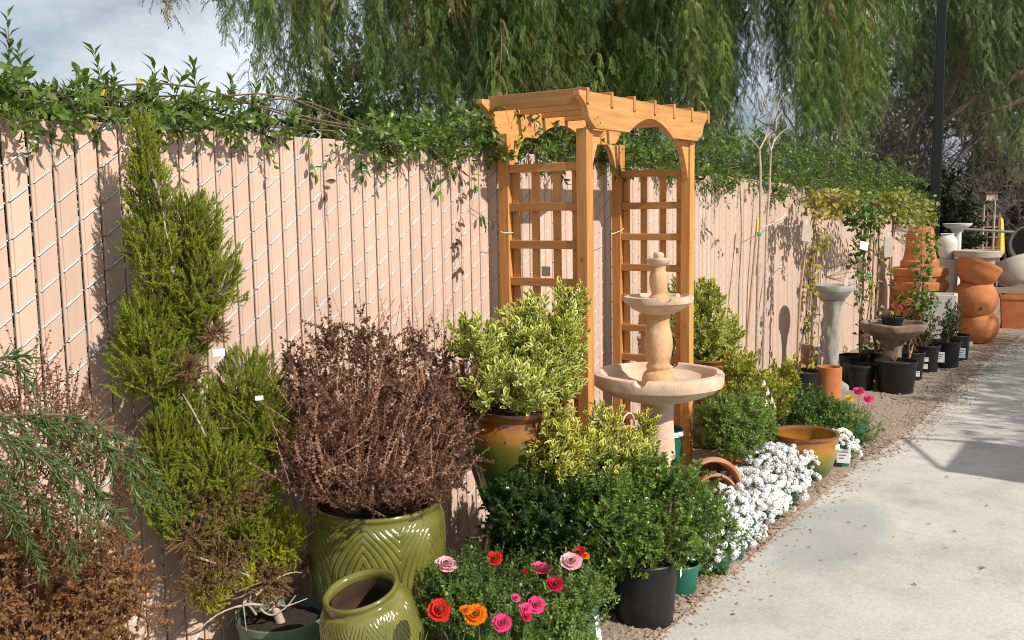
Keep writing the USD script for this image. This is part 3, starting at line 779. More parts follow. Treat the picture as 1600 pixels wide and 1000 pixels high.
b0 = far(860, 300, 14.0); b0[2] = 0
PT = thing('pepper_tree', 'huge weeping pepper tree with feathery hanging green foliage behind the fence and arbor', 'tree', loc=b0)
part(PT, 'trunk', tube(bend([b0 + [0, 0, -0.1], b0 + [0.1, 0, 1.2], b0 + [-0.2, 0.1, 2.6]], 9)[None], np.linspace(0.42, 0.27, 9), 12), M['bark'], smooth=True)
top = b0 + np.array([-0.2, 0.1, 2.5])
limbs(PT, top, [far(300, -260, 12), far(520, -160, 12.5), far(760, -200, 12), far(980, -180, 12), far(1200, -60, 13), far(1370, -180, 13), far(660, 60, 14), far(1060, 40, 13.5)], M['bark'])
weep(PT, [
    # thin strands over the open sky on the left
    (262, 20, 10.0, 10, 3), (285, 70, 10.0, 9, 5), (318, 5, 10.4, 12, 3), (340, 60, 10.2, 14, 7), (372, 95, 10.4, 12, 6), (398, 40, 10.6, 14, 5), (425, 110, 10.4, 12, 9),
    # the mass of the crown
    (452, 190, 11.0, 22, 18), (500, 130, 11.2, 22, 9), (545, 110, 11.3, 26, 8), (590, 150, 11.4, 22, 9), (632, 215, 11.2, 22, 20), (690, 215, 11.0, 26, 24), (750, 220, 11.2, 26, 24), (810, 225, 11.3, 26, 22),
    (870, 235, 11.6, 28, 22), (930, 240, 11.8, 28, 22), (1000, 245, 11.8, 28, 24), (1070, 250, 11.6, 26, 24), (1120, 245, 12.0, 16, 18),
    (1150, 60, 12.6, 16, 9), (1195, 40, 12.8, 18, 10), (1175, 150, 13.4, 12, 6), (1200, 130, 13.6, 14, 7), (1150, 190, 13.6, 12, 5), (1225, 200, 13.4, 16, 9), (1395, 90, 13.2, 14, 7), (1430, 40, 13.4, 14, 6), (1260, 225, 12.4, 20, 16), (1300, 235, 12.3, 20, 20), (1335, 215, 12.2, 18, 18), (1365, 130, 12.4, 12, 8), (1400, -20, 12.8, 14, 5),
    (560, 250, 13.4, 40, 14), (660, 265, 13.6, 40, 18), (780, 265, 13.8, 40, 20), (900, 265, 14.2, 50, 20), (1020, 265, 14.2, 40, 20), (1300, 255, 14.5, 40, 22), (1100, 230, 13.4, 30, 14), (1340, 245, 14.8, 40, 16),
], M['pepper'], seed=4)

b1 = far(1740, 300, 17.5); b1[2] = 0
PT2 = thing('weeping_tree', 'paler weeping tree with dark slanting limbs at the right, behind the lamp pole', 'tree', loc=b1)
part(PT2, 'trunk', tube(bend([b1 + [0, 0, -0.1], b1 + [0.15, 0.1, 1.0], b1 + [0.1, -0.1, 2.0]], 8)[None], np.linspace(0.3, 0.2, 8), 10), M['bark'], smooth=True)
t1 = b1 + np.array([0.1, -0.1, 1.9])
limbs(PT2, t1, [far(1480, -60, 15.5), far(1560, -100, 15.5), far(1660, -60, 15.0)], M['bark'], r=0.13)
for q in ([(1625, 95, 15.2), (1560, 135, 15.2), (1495, 175, 15.4), (1450, 215, 15.6)], [(1635, 140, 15.0), (1590, 160, 15.1), (1530, 180, 15.2)], [(1520, 20, 15.6), (1505, 95, 15.7), (1470, 180, 15.8)]):
    part(PT2, 'limb', tube(bend([far(*p) for p in q], 10)[None], np.linspace(0.075, 0.02, 10), 6), M['bark'], smooth=True)
weep(PT2, [(1490, 60, 15.4, 12, 7), (1515, 105, 15.3, 14, 8), (1550, 175, 15.2, 16, 9), (1585, 230, 15.1, 16, 9), (1625, 270, 15.0, 20, 14), (1545, 265, 15.4, 8, 3, 3.0), (1570, 245, 15.2, 12, 4, 3.0), (1600, 60, 16.0, 60, 14), (1690, 250, 15, 30, 10), (1420, 60, 17.5, 30, 12), (1480, 130, 17.5, 40, 16), (1560, 120, 17.8, 50, 20), (1540, 260, 16.8, 40, 10), (1500, 210, 16.0, 22, 9), (1445, 190, 16.4, 18, 8), (1570, 260, 16.0, 30, 12), (1410, 230, 17.0, 20, 8), (1600, 285, 16.5, 40, 14)], M['olive'], seed=8)

# a round-leaved tree whose dark crown shows through the weeping foliage
b2 = far(560, 300, 17.5); b2[2] = 0
RT = thing('round_leaf_tree', 'dark round-leaved tree showing through the gaps left of the weeping tree', 'tree', loc=b2)
part(RT, 'trunk', tube(bend([b2, b2 + [0.1, 0, 1.2], b2 + [0, 0, 2.6]], 6)[None], np.linspace(0.16, 0.08, 6), 8), M['bark'], smooth=True)
blb = [(far(545, 150, 17.5), np.array([0.75, 0.7, 0.55])), (far(500, 190, 17.2), np.array([0.6, 0.6, 0.5])), (far(600, 200, 17.3), np.array([0.8, 0.7, 0.5])), (far(560, 240, 17.3), np.array([1.0, 0.8, 0.5]))]
shrub(rt, RT, blb, 330, M['dark_leaf'], M['bark'], L=0.4, nl=10, ll=0.13, lw=0.075, inner=0.3, form='oval', root=b2 + [0, 0, 2.3], nbranch=40, sname='twig')


def bare_tree(name, label, base, h, seed, group=None, stems=7):
    """A leafless grey thicket: stems, branches, twigs."""
    rng = np.random.default_rng(seed)
    t = thing(name, label, 'tree', group, base)
    base = np.asarray(base)
    S0 = []
    for i in range(stems):
        a = i * 6.28 / stems + rng.normal(0, 0.3)
        sp = rng.uniform(0.15, 0.5) * h
        e = base + np.array([math.cos(a) * sp, math.sin(a) * sp, h * rng.uniform(0.7, 1.0)])
        m = base + (e - base) * np.array([0.3, 0.3, 0.5]) + rng.normal(0, 0.06, 3)
        S0.append(bend([base + rng.normal(0, 0.08, 3) * [1, 1, 0], m, e], 10))
    S0 = np.array(S0)
    part(t, 'stem', tube(S0, np.linspace(0.045, 0.012, 10), 5), M['grey_twig'], kind='stuff')

    def kids(par, per, L, r0, lo=0.25):
        n = len(par) * per
        k = np.repeat(np.arange(len(par)), per)
        u = rng.uniform(lo, 0.98, n) * (par.shape[1] - 1)
        i = np.minimum(u.astype(int), par.shape[1] - 2); fr = (u - i)[:, None]
        p = par[k, i] * (1 - fr) + par[k, i + 1] * fr
        T = unit(par[k, i + 1] - par[k, i])
        d = unit(T * 0.6 + rng.normal(0, 0.65, (n, 3)) + [0, 0, 0.15])
        Ln = L * rng.uniform(0.5, 1.3, n)[:, None]
        return np.stack([p, p + d * Ln * 0.5 + rng.normal(0, 0.05, (n, 3)) * L, p + d * Ln + rng.normal(0, 0.12, (n, 3)) * L], 1)
    S1 = kids(S0, 14, h * 0.28, 0.012)
    S2 = kids(S1, 9, h * 0.13, 0.006, 0.1)
    S3 = kids(S2, 4, h * 0.07, 0.004, 0.1)
    part(t, 'branch', tube(S1, np.array([0.016, 0.011, 0.006]), 4), M['grey_twig'], kind='stuff')
    part(t, 'twig', cat([tube(S2, np.array([0.007, 0.005, 0.003]), 3), tube(S3, np.array([0.004, 0.003, 0.002]), 3)]), M['grey_twig'], kind='stuff')
    return t


for i, (px, dep, h, lab) in enumerate([(1235, 17.0, 3.4, 'grey leafless thicket behind the fence, seen left of the hanging green curtain'), (1405, 17.5, 4.2, 'grey leafless thicket directly left of the dark lamp pole'), (1500, 18.5, 3.9, 'grey leafless thicket directly right of the dark lamp pole'), (1590, 19.0, 3.0, 'low grey leafless thicket at the far right edge'), (1330, 19.0, 3.8, 'grey leafless thicket half hidden behind the green curtain of weeping foliage')]):
    b = far(px, 320, dep); b[2] = 0
    bare_tree('bare_thicket', lab, b, h, 50 + i)

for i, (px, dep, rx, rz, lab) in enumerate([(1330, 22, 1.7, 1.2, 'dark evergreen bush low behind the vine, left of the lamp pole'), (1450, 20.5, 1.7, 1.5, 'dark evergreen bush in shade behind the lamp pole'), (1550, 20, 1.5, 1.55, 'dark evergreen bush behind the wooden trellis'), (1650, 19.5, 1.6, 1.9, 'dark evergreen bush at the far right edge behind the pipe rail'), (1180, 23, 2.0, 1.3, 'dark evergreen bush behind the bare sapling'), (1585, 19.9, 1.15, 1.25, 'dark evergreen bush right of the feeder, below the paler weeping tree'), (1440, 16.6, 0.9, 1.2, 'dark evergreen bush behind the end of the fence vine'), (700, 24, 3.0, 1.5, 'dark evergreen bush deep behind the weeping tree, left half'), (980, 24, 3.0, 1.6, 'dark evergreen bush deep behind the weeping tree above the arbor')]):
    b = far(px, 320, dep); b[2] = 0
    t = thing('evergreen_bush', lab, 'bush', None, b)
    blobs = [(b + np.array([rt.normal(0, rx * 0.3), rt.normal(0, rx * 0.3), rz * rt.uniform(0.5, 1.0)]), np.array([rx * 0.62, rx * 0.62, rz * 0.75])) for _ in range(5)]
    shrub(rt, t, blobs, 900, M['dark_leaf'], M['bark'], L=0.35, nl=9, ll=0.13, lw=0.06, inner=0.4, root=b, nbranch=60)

for px, py, dep, r_, n_, lab in ((1560, 60, 26.0, 2.6, 900, 'tall dark evergreen tree far behind the weeping foliage at the right edge'), (1430, 120, 27.0, 2.2, 700, 'tall dark evergreen tree far behind the lamp pole'), (700, 90, 24.0, 2.6, 900, 'tall dark evergreen tree deep behind the weeping tree, left of the arbor top'), (960, 110, 25.0, 2.6, 900, 'tall dark evergreen tree deep behind the weeping tree, above the arbor')):
    c = far(px, py, dep); b = np.array([c[0], c[1], 0.0])
    t = thing('evergreen_tree', lab, 'tree', None, b)
    part(t, 'trunk', tube(bend([b, b + [0.1, 0.05, c[2] * 0.5], c], 8)[None], np.linspace(0.2, 0.08, 8), 8), M['bark'], smooth=True)
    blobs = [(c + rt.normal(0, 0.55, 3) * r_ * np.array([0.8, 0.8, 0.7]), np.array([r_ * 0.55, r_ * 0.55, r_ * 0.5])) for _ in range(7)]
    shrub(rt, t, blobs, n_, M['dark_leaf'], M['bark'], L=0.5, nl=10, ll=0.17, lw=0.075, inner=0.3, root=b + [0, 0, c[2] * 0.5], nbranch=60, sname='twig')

# ---------------------------------------------------------------- lamp pole
pb = at(1461, 320, 0.05); pb[2] = 0
LP = thing('lamp_pole', 'tall square dark green lamp pole rising past the end of the fence', 'lamp pole', loc=pb)
Rz = rotm([0, 0, 1], 14)
part(LP, 'shaft', cbox(pb + [0, 0, 3.0], (0.125, 0.125, 6.0), 0.008, Rz), M['pole'])
part(LP, 'base_plate', cbox(pb + [0, 0, 0.015], (0.30, 0.30, 0.03), 0.006, Rz), M['pole'])
part(LP, 'arm', cbox(pb + [-0.4, -0.3, 5.9], (0.9, 0.06, 0.06), 0.006, rotm([0, 0, 1], 37)), M['pole'])
part(LP, 'lamp_head', cbox(pb + [-0.75, -0.56, 5.88], (0.5, 0.3, 0.12), 0.03, rotm([0, 0, 1], 37)), M['pole'])

# ---------------------------------------------------------------- the cedar arbor
AR = thing('arbor', 'new cedar garden arbor with arched beams and lattice sides, standing against the fence', 'arbor', loc=(2.87, -0.31, 0))
XA, XD, YB, YF = 2.31, 3.43, -0.10, -0.52
ps = 0.056
for (x, y) in ((XA, YB), (XA, YF), (XD, YB), (XD, YF)):
    part(AR, 'post', cbox((x, y, 0.95), (ps, ps, 1.90), 0.003), M['wood_v'])


def in_y(poly, y0, th):
    """Extrudes an outline in x and z along y."""
    m = trimesh.creation.extrude_polygon(poly, th, engine='earcut')
    v = np.array(m.vertices)
    return np.c_[v[:, 0], y0 + v[:, 2], v[:, 1]], np.array(m.faces)[:, ::-1]


RAFT = [2.237, 2.459, 2.681, 2.903, 3.125, 3.347, 3.569]
xm = 2.87
arch = lambda x: 1.975 - 1.15 * np.abs(x - xm) ** 1.9
zb = 1.898
half = ((1.975 - zb) / 1.15) ** (1 / 1.9)
xs = np.linspace(xm - half, xm + half, 25)
t = np.linspace(0, 1, 7)
leftc = [(2.165 + 0.15 * q + 0.018 * math.sin(2 * math.pi * q), 2.03 - (2.03 - zb) * q) for q in t]
rightc = [(2 * xm - x, z) for x, z in leftc][::-1]
outline = leftc + [(x, arch(x)) for x in xs] + rightc + [(2 * xm - 2.165, 2.05), (2.165, 2.05)]
bp = Polygon(outline)
for rx in RAFT:
    bp = bp.difference(sbox(rx - 0.0115, 1.992, rx + 0.0115, 2.10))
part(AR, 'beam', in_y(bp, -0.578, 0.030), M['wood_x'])
part(AR, 'beam', in_y(bp, -0.072, 0.030), M['wood_x'])
for y in (YB, YF):
    for sgn in (-1, 1):
        xo = xm + sgn * (0.56 - ps / 2 - 0.001)
        wb, hb_ = 0.135, 0.20
        q = np.linspace(0, 1, 10)
        pl = Polygon([(xo - sgn * wb * (1 - u), zb - 0.002 - hb_ * u ** 1.9) for u in q] + [(xo, zb - 0.002)])
        if sgn > 0:
            pl = Polygon(list(pl.exterior.coords)[::-1])
        part(AR, 'bracket', in_y(pl.buffer(0), y - 0.015, 0.030), M['wood_x'])
for rx in RAFT:
    part(AR, 'rafter', cbox((rx, -0.3215, 2.032), (0.019, 0.523, 0.068), 0.002), M['wood_y'])
ZR = [1.737, 1.560, 1.388, 1.216, 1.045, 0.875, 0.705, 0.535, 0.365, 0.195]
for x in (XA, XD):
    for z in ZR:
        part(AR, 'rail', cbox((x - 0.011, -0.31, z), (0.019, 0.362, 0.038), 0.002), M['wood_y'])
    for y in (-0.148, -0.255, -0.370, -0.472):
        part(AR, 'lattice_slat', cbox((x + 0.0095, y, 0.955), (0.018, 0.036, 1.60), 0.002), M['wood_v'])
for (x, y, z) in [(XA - 0.008, -0.5938, 1.945), (XA + 0.012, -0.5938, 1.92), (XD - 0.012, -0.5938, 1.945), (XD + 0.008, -0.5938, 1.92)]:
    part(AR, 'screw', lathe([(0.001, 0.0016), (0.004, 0.0012), (0.0048, 0.0)], (x, y + 0.0008, z), 10, tilt=rotm([1, 0, 0], 90)), M['dark_clay'], smooth=True)
# the price card tied to the left lattice and the wires that hold the arbor to the fence
part(AR, 'price_card', cbox(at(853, 424, -0.31), (0.004, 0.045, 0.045), 0.001), M['grey_clay'])
for a, b in (((782, 362), (806, 363)), ((955, 366), (978, 355)), ((805, 150), (812, 176))):
    p, q = at(*a, -0.135), at(*b, -0.135)
    part(AR, 'tie_wire', tube(bend([p, (p + q) / 2 + [0, 0, -0.005], q], 6)[None], np.full(6, 0.002), 4), M['white'])

# ---------------------------------------------------------------- the tiered fountain
fc = np.array([2.687, -0.70, 0])
FT = thing('fountain', 'three-tiered sandstone garden fountain with wide basin in front of the arbor', 'fountain', loc=fc)


def stone(r, z, A, seed=0, amp=0.0035):
    return r + (meshkit.fbm(np.stack([np.cos(A) * 4, np.sin(A) * 4, z * 22], -1), 3, seed) - 0.5) * 2 * amp, z


def notch(m, zr, r, w, angs, depth):
    k = trimesh_to_m3(m)
    for a in angs:
        c = m3.Manifold.cylinder(0.16, w, w * 1.0, 20, True).rotate([0, 90, math.degrees(a)]).translate([math.cos(a) * r, math.sin(a) * r, zr + w - depth])
        k = k - c
    return vf(k)


def trimesh_to_m3(m):
    v, f = m
    return m3.Manifold(m3.Mesh(np.asarray(v, np.float32), np.asarray(f, np.uint32)))


def closed(prof, n, disp=None):
    """A solid of revolution as a watertight mesh; the profile starts and ends on the axis."""
    v, f = lathe(prof[1:-1], n=n, disp=disp)
    k = len(prof) - 2
    v = np.vstack([v, [[0, 0, prof[0][1]], [0, 0, prof[-1][1]]]])
    j = np.arange(n)
    lo = np.stack([np.full(n, k * n), (j + 1) % n, j], -1)
    hi = np.stack([np.full(n, k * n + 1), (k - 1) * n + j, (k - 1) * n + (j + 1) % n], -1)
    return v, np.vstack([f, lo, hi])


part(FT, 'pedestal', lathe(smoothprof([(0.001, 0), (0.15, 0), (0.155, 0.05), (0.12, 0.08), (0.105, 0.16), (0.088, 0.30), (0.078, 0.42), (0.072, 0.54), (0.076, 0.61), (0.092, 0.645)], 40), fc, 48, stone), M['sandstone'], smooth=35)
pf_ = [(0, 0.634), (0.085, 0.634)] + [tuple(p) for p in smoothprof([(0.11, 0.636), (0.19, 0.655), (0.26, 0.684), (0.292, 0.707)], 12)] + [(0.306, 0.716), (0.311, 0.735), (0.311, 0.762), (0.305, 0.772), (0.276, 0.776), (0.268, 0.770), (0.262, 0.745), (0.22, 0.715), (0.12, 0.702), (0.0, 0.70)]
bs = closed(pf_, 96, lambda r, z, A: stone(r * (1 + 0.010 * np.cos(8 * A) * (r > 0.2)), z, A, 3, 0.0025))
bs = notch(bs, 0.772, 0.285, 0.028, [math.radians(a) for a in (-170, -80, 10, 100)], 0.024)
part(FT, 'basin', (bs[0] + fc, bs[1]), M['sandstone'], smooth=30)
part(FT, 'column', lathe(smoothprof([(0.001, 0.700), (0.076, 0.700), (0.078, 0.735), (0.070, 0.765), (0.052, 0.785), (0.058, 0.800), (0.052, 0.815), (0.060, 0.85), (0.0665, 0.90), (0.062, 0.96), (0.052, 1.00), (0.055, 1.03), (0.064, 1.062)], 60), fc, 40, stone), M['ochre'], smooth=35)
mb = closed([(0, 1.050), (0.05, 1.050)] + [tuple(p) for p in smoothprof([(0.07, 1.052), (0.115, 1.072), (0.148, 1.098)], 8)] + [(0.160, 1.106), (0.163, 1.120), (0.161, 1.134), (0.140, 1.137), (0.132, 1.122), (0.06, 1.112), (0, 1.11)], 72, lambda r, z, A: stone(r * (1 + 0.012 * np.cos(6 * A) * (r > 0.1)), z, A, 5, 0.002))
mb = notch(mb, 1.134, 0.148, 0.02, [math.radians(a) for a in (-140, -20, 100)], 0.016)
part(FT, 'upper_basin', (mb[0] + fc, mb[1]), M['sandstone'], smooth=30)
part(FT, 'upper_column', lathe(smoothprof([(0.001, 1.108), (0.046, 1.108), (0.046, 1.128), (0.032, 1.145), (0.036, 1.160), (0.043, 1.195), (0.043, 1.225), (0.034, 1.262), (0.040, 1.285)], 36), fc, 32, stone), M['ochre'], smooth=35)
part(FT, 'top_bowl', lathe(smoothprof([(0.001, 1.276), (0.035, 1.277), (0.054, 1.297), (0.058, 1.310), (0.050, 1.314), (0.040, 1.303), (0.024, 1.304), (0.025, 1.326), (0.017, 1.340), (0.001, 1.342)], 36), fc, 32, stone), M['sandstone'], smooth=35)

# ---------------------------------------------------------------- pots
def pot_part(parent, prof, c, mat, n=48, name='pot', disp=None, tilt=None, smooth=35, label=None):
    return part(parent, name, lathe(prof, c, n, disp, tilt), mat, smooth=smooth, label=label)  # noqa


def nursery(t, c, r, h, mat, soil=True):
    """A tapered plastic pot with a rolled lip."""
    rb = r * 0.82
    prof = [(0.001, 0.0), (rb - 0.008, 0.0), (rb, 0.006), (r * 0.965, h - 0.03), (r * 0.965, h - 0.028), (r, h - 0.026), (r + 0.002, h - 0.004), (r - 0.001, h), (r - 0.005, h - 0.002), (r - 0.006, h - 0.02), (r * 0.90, h * 0.55), (0.001, h * 0.55)]
    p = pot_part(t, prof, c, mat, 40, disp=lambda R, Z, A: (R * (1 + 0.006 * np.cos(3 * A + c[0] * 9)), Z))
    if soil:
        rs = r - 0.008
        part(t, 'soil', lathe([(0.001, h - 0.028), (rs * 0.6, h - 0.026), (rs, h - 0.034)], c, 28, lambda R, Z, A: (R, Z + 0.012 * (meshkit.noise(np.stack([R * 60 * np.cos(A), R * 60 * np.sin(A), Z * 0], -1)) - 0.5))), M['soil'], smooth=True)
    return p


def tag_on(t, p, w, h, face=None, lines=2, name='price_tag'):
    """A white sticker with a few lines of print, facing the path."""
    d = unit(np.array(face if face is not None else [CP[0] - p[0], CP[1] - p[1], 0.0])); d[2] = 0; d = unit(d)
    xax = np.cross([0, 0, 1.0], d)
    R3 = np.stack([xax, d, [0, 0, 1.0]], 1)
    k = part(t, name, cbox(p, (w, 0.002, h), 0.0006, R3), M['white'])
    for i in range(lines):
        z = h * (0.28 - 0.22 * i)
        part(k, 'print', cbox(np.asarray(p) + d * 0.0016 + np.array([0, 0, z]) + xax * w * (-0.08 * i), (w * (0.7 - 0.16 * i), 0.0006, h * 0.07), 0.0002, R3), M['ink'])
    return k


def relief(n_pet, nl, amp, v0, kk):
    """Nested pointed arches pressed into a pot's wall. Returns the displacement and the groove value."""
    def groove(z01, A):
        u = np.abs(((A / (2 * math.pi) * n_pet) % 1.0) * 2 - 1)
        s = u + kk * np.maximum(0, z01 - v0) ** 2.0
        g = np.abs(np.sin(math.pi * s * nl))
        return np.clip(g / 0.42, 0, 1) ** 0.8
    return groove


def relief_pot(t, prof, c, n, groove, amp, z_lo, z_hi, tilt=None, name='pot'):
    prof = np.asarray(prof)
    top_i = int(np.argmax(prof[:, 1]))
    outer = np.arange(len(prof)) < top_i - 6
    a = np.linspace(0, 2 * math.pi, n, endpoint=False)
    z01 = np.clip((prof[:, 1] - z_lo) / (z_hi - z_lo), 0, 1)
    g = groove(np.repeat(z01[:, None], n, 1), np.repeat(a[None], len(prof), 0))
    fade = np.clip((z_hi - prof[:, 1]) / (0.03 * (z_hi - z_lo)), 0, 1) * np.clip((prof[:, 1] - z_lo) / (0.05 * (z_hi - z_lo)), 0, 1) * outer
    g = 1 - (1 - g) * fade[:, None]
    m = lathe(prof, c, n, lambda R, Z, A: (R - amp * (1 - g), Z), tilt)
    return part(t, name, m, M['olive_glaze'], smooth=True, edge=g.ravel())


# big glazed pot with the bronze shrub
gc = np.array([1.012, -0.41, 0.0])
t = thing('glazed_planter', 'large olive green glazed pot with pressed arch pattern, standing against the fence', 'pot', loc=gc)
GP = t
pr = smoothprof([(0.16, 0.0), (0.172, 0.01), (0.20, 0.12), (0.228, 0.28), (0.240, 0.40), (0.236, 0.48), (0.222, 0.525), (0.226, 0.537), (0.222, 0.546), (0.208, 0.544), (0.202, 0.525), (0.205, 0.48), (0.20, 0.44)], 190)
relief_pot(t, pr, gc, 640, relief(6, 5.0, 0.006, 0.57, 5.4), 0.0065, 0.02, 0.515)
part(t, 'soil', lathe([(0.001, 0.492), (0.1, 0.495), (0.203, 0.488)], gc, 32), M['soil'], smooth=True)
sc_ = np.array([0.662, -0.788, 0.02])
t = thing('glazed_jar', 'small round olive green glazed jar, empty, its wide mouth tipped towards the camera', 'pot', loc=sc_)
pr = smoothprof([(0.085, 0.0), (0.095, 0.008), (0.118, 0.10), (0.142, 0.22), (0.150, 0.31), (0.143, 0.385), (0.118, 0.432), (0.105, 0.442), (0.105, 0.450), (0.111, 0.456), (0.113, 0.463), (0.108, 0.469), (0.101, 0.466), (0.095, 0.455), (0.099, 0.43), (0.122, 0.38), (0.128, 0.28), (0.10, 0.1), (0.001, 0.06)], 170)
tl = rotm([0.829, 0.5585, 0], -11) @ rotm([0.5585, -0.829, 0], 9)
JAR = t
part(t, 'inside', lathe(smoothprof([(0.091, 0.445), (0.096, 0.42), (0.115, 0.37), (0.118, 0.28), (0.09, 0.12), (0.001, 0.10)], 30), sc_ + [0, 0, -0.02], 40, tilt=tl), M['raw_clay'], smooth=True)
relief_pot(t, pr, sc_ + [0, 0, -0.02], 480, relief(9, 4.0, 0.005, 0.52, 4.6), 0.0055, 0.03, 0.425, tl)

M['amber_glaze'] = glaze('amber_glaze_look', [(0.0, (0.030, 0.035, 0.012)), (0.45, (0.045, 0.065, 0.014)), (0.68, (0.10, 0.105, 0.016)), (0.79, (0.30, 0.115, 0.014)), (0.86, (0.19, 0.07, 0.016)), (0.95, (0.15, 0.055, 0.018)), (1.0, (0.13, 0.042, 0.014))], 0.32, 0.79)
M['amber_glaze_low'] = glaze('amber_glaze_short_look', [(0.0, (0.06, 0.10, 0.06)), (0.3, (0.10, 0.12, 0.018)), (0.52, (0.20, 0.17, 0.018)), (0.70, (0.33, 0.145, 0.014)), (0.88, (0.24, 0.085, 0.016)), (1.0, (0.14, 0.045, 0.014))], 0.0, 0.27)
M['amber_glaze_back'] = glaze('amber_glaze_plain_look', [(0.0, (0.06, 0.07, 0.02)), (0.5, (0.28, 0.115, 0.016)), (1.0, (0.17, 0.06, 0.016))], 0.2, 0.64)


def euonymus(name, label, blobs, n, mat='euonymus', L=0.09, ll=0.037, lw=0.020, seed=1, root=None, loc=None, group=None):
    rng = np.random.default_rng(seed)
    t = thing(name, label, 'shrub', group, loc if loc is not None else root)
    shrub(rng, t, blobs, n, M[mat], M['green_stem'], L=L, nl=11, ll=ll, lw=lw, form='oval', inner=0.35, out=0.7, up=0.9, jit=0.35, root=root, seed=seed, spread=62, lump=0.3, curl=-0.05)
    return t


# tall glazed pot on an upturned one, with a variegated shrub
hc = np.array([1.69, -0.55, 0.0])
t = thing('pot_stand', 'dark glazed pot upside down under the amber pot, mostly in shade', 'pot', loc=hc)
pot_part(t, smoothprof([(0.150, 0.0), (0.160, 0.006), (0.163, 0.03), (0.150, 0.05), (0.152, 0.16), (0.125, 0.30), (0.100, 0.345), (0.001, 0.35)], 40), hc, M['amber_glaze'], 48)
t = thing('amber_pot', 'amber and green glazed pot with dark speckles holding the tall variegated shrub', 'pot', loc=hc + [0, 0, 0.352])
AP = t
ppr = smoothprof([(0.001, 0.352), (0.110, 0.352), (0.125, 0.36), (0.165, 0.46), (0.195, 0.58), (0.203, 0.66), (0.196, 0.715), (0.188, 0.737), (0.195, 0.745), (0.209, 0.757), (0.212, 0.769), (0.206, 0.778), (0.194, 0.776), (0.184, 0.765), (0.182, 0.735), (0.18, 0.70)], 70)
pot_part(t, ppr, hc, M['amber_glaze'], 64)
part(t, 'soil', lathe([(0.001, 0.735), (0.1, 0.738), (0.184, 0.73)], hc, 32), M['soil'], smooth=True)
tag_on(t, hc + [0.02, -0.203, 0.705] + np.array([0.085, 0.015, 0.01]), 0.030, 0.036, lines=1)
for k in range(16):                                        # rivet-like dark specks under the rim
    a = k / 16 * 6.28
    part(t, 'stud', lathe([(0.001, 0.004), (0.004, 0.003), (0.006, 0.0)], hc + [0.2025 * math.cos(a), 0.2025 * math.sin(a), 0.672], 8, tilt=np.stack([[-math.sin(a), math.cos(a), 0], [0, 0, 1], [math.cos(a), math.sin(a), 0]], 1)), M['dark_clay'], smooth=True)
yE = -0.55
euonymus('variegated_shrub', 'bushy yellow-green variegated shrub growing in the amber pot left of the arbor post', [blob(825, 570, yE, 78, 75), blob(845, 525, yE, 62, 60), blob(890, 505, yE - 0.03, 24, 58), blob(740, 530, yE + 0.02, 38, 30), blob(800, 605, yE - 0.08, 70, 35), blob(865, 600, yE - 0.02, 35, 32)], 620, seed=2, root=hc + [0, 0, 0.73])

# the bronze shrub in the big pot
rb = np.random.default_rng(7)
t = thing('bronze_shrub', 'twiggy reddish brown small-leaved shrub growing in the large olive pot', 'shrub', loc=gc + [0, 0, 0.5])
BS = t
bbl = [blob(500, 660, -0.42, 75, 85), blob(575, 640, -0.40, 70, 80), blob(650, 650, -0.42, 70, 80), blob(580, 730, -0.48, 120, 52), blob(690, 690, -0.46, 60, 60), blob(465, 600, -0.38, 32, 60), blob(515, 545, -0.38, 30, 62), blob(565, 540, -0.40, 28, 50), blob(610, 560, -0.38, 28, 52), blob(650, 555, -0.40, 24, 45), blob(690, 560, -0.40, 26, 45), blob(722, 610, -0.44, 32, 50), blob(560, 755, -0.55, 90, 28), blob(650, 755, -0.56, 70, 24), blob(480, 740, -0.46, 40, 40)]
shrub(rb, t, bbl, 1750, M['brown_leaf'], M['brown_twig'], L=0.085, nl=16, ll=0.0145, lw=0.0115, thin=0.5, form='lance', inner=0.08, out=0.75, up=0.5, jit=0.7, spread=60, root=gc + [0, 0, 0.49], nbranch=110, lump=0.35, taper=0.2)
pt, dt = in_blobs(rb, bbl, 330, inner=0.7, up=1.6)
lf, st = sprigs(rb, pt, dt, rb.uniform(0.08, 0.17, 330), 20, 0.0095, 0.0065, spread=60, form='lance')
part(t, 'shoot', cat([tube(st, np.array([0.0013, 0.001, 0.0006]), 3), (lf[0], lf[1])]), M['brown_leaf'], kind='stuff')

# ---------------------------------------------------------------- the cloud-pruned juniper
rj = np.random.default_rng(9)
yj = -0.22
jb = np.array([0.70, -0.25, 0.0])
JN = thing('juniper', 'tall cloud-pruned juniper with puffs of scaly green foliage against the fence', 'tree', loc=jb)
JB = [blob(224, 228, yj, 20, 52, 0.035), blob(232, 300, yj, 36, 62, 0.06), blob(238, 385, yj, 40, 62, 0.07), blob(300, 350, yj - 0.02, 42, 50, 0.08), blob(318, 430, yj - 0.03, 52, 72, 0.09), blob(290, 470, yj, 45, 60, 0.08),
      blob(232, 545, yj + 0.02, 56, 78, 0.09), blob(225, 500, yj + 0.02, 30, 45, 0.06), blob(280, 600, yj + 0.03, 40, 50, 0.07),
      blob(385, 615, yj - 0.05, 52, 62, 0.10), blob(405, 670, yj - 0.05, 52, 68, 0.10), blob(340, 720, yj - 0.04, 70, 60, 0.10), blob(270, 760, yj, 48, 52, 0.08), blob(370, 780, yj - 0.03, 70, 52, 0.09), blob(350, 660, yj, 30, 50, 0.07)]
JG = [blob(445, 835, yj - 0.06, 42, 48, 0.07), blob(330, 920, yj - 0.03, 32, 34, 0.06), blob(375, 895, yj - 0.02, 26, 26, 0.05), blob(425, 870, yj - 0.04, 28, 30, 0.05)]


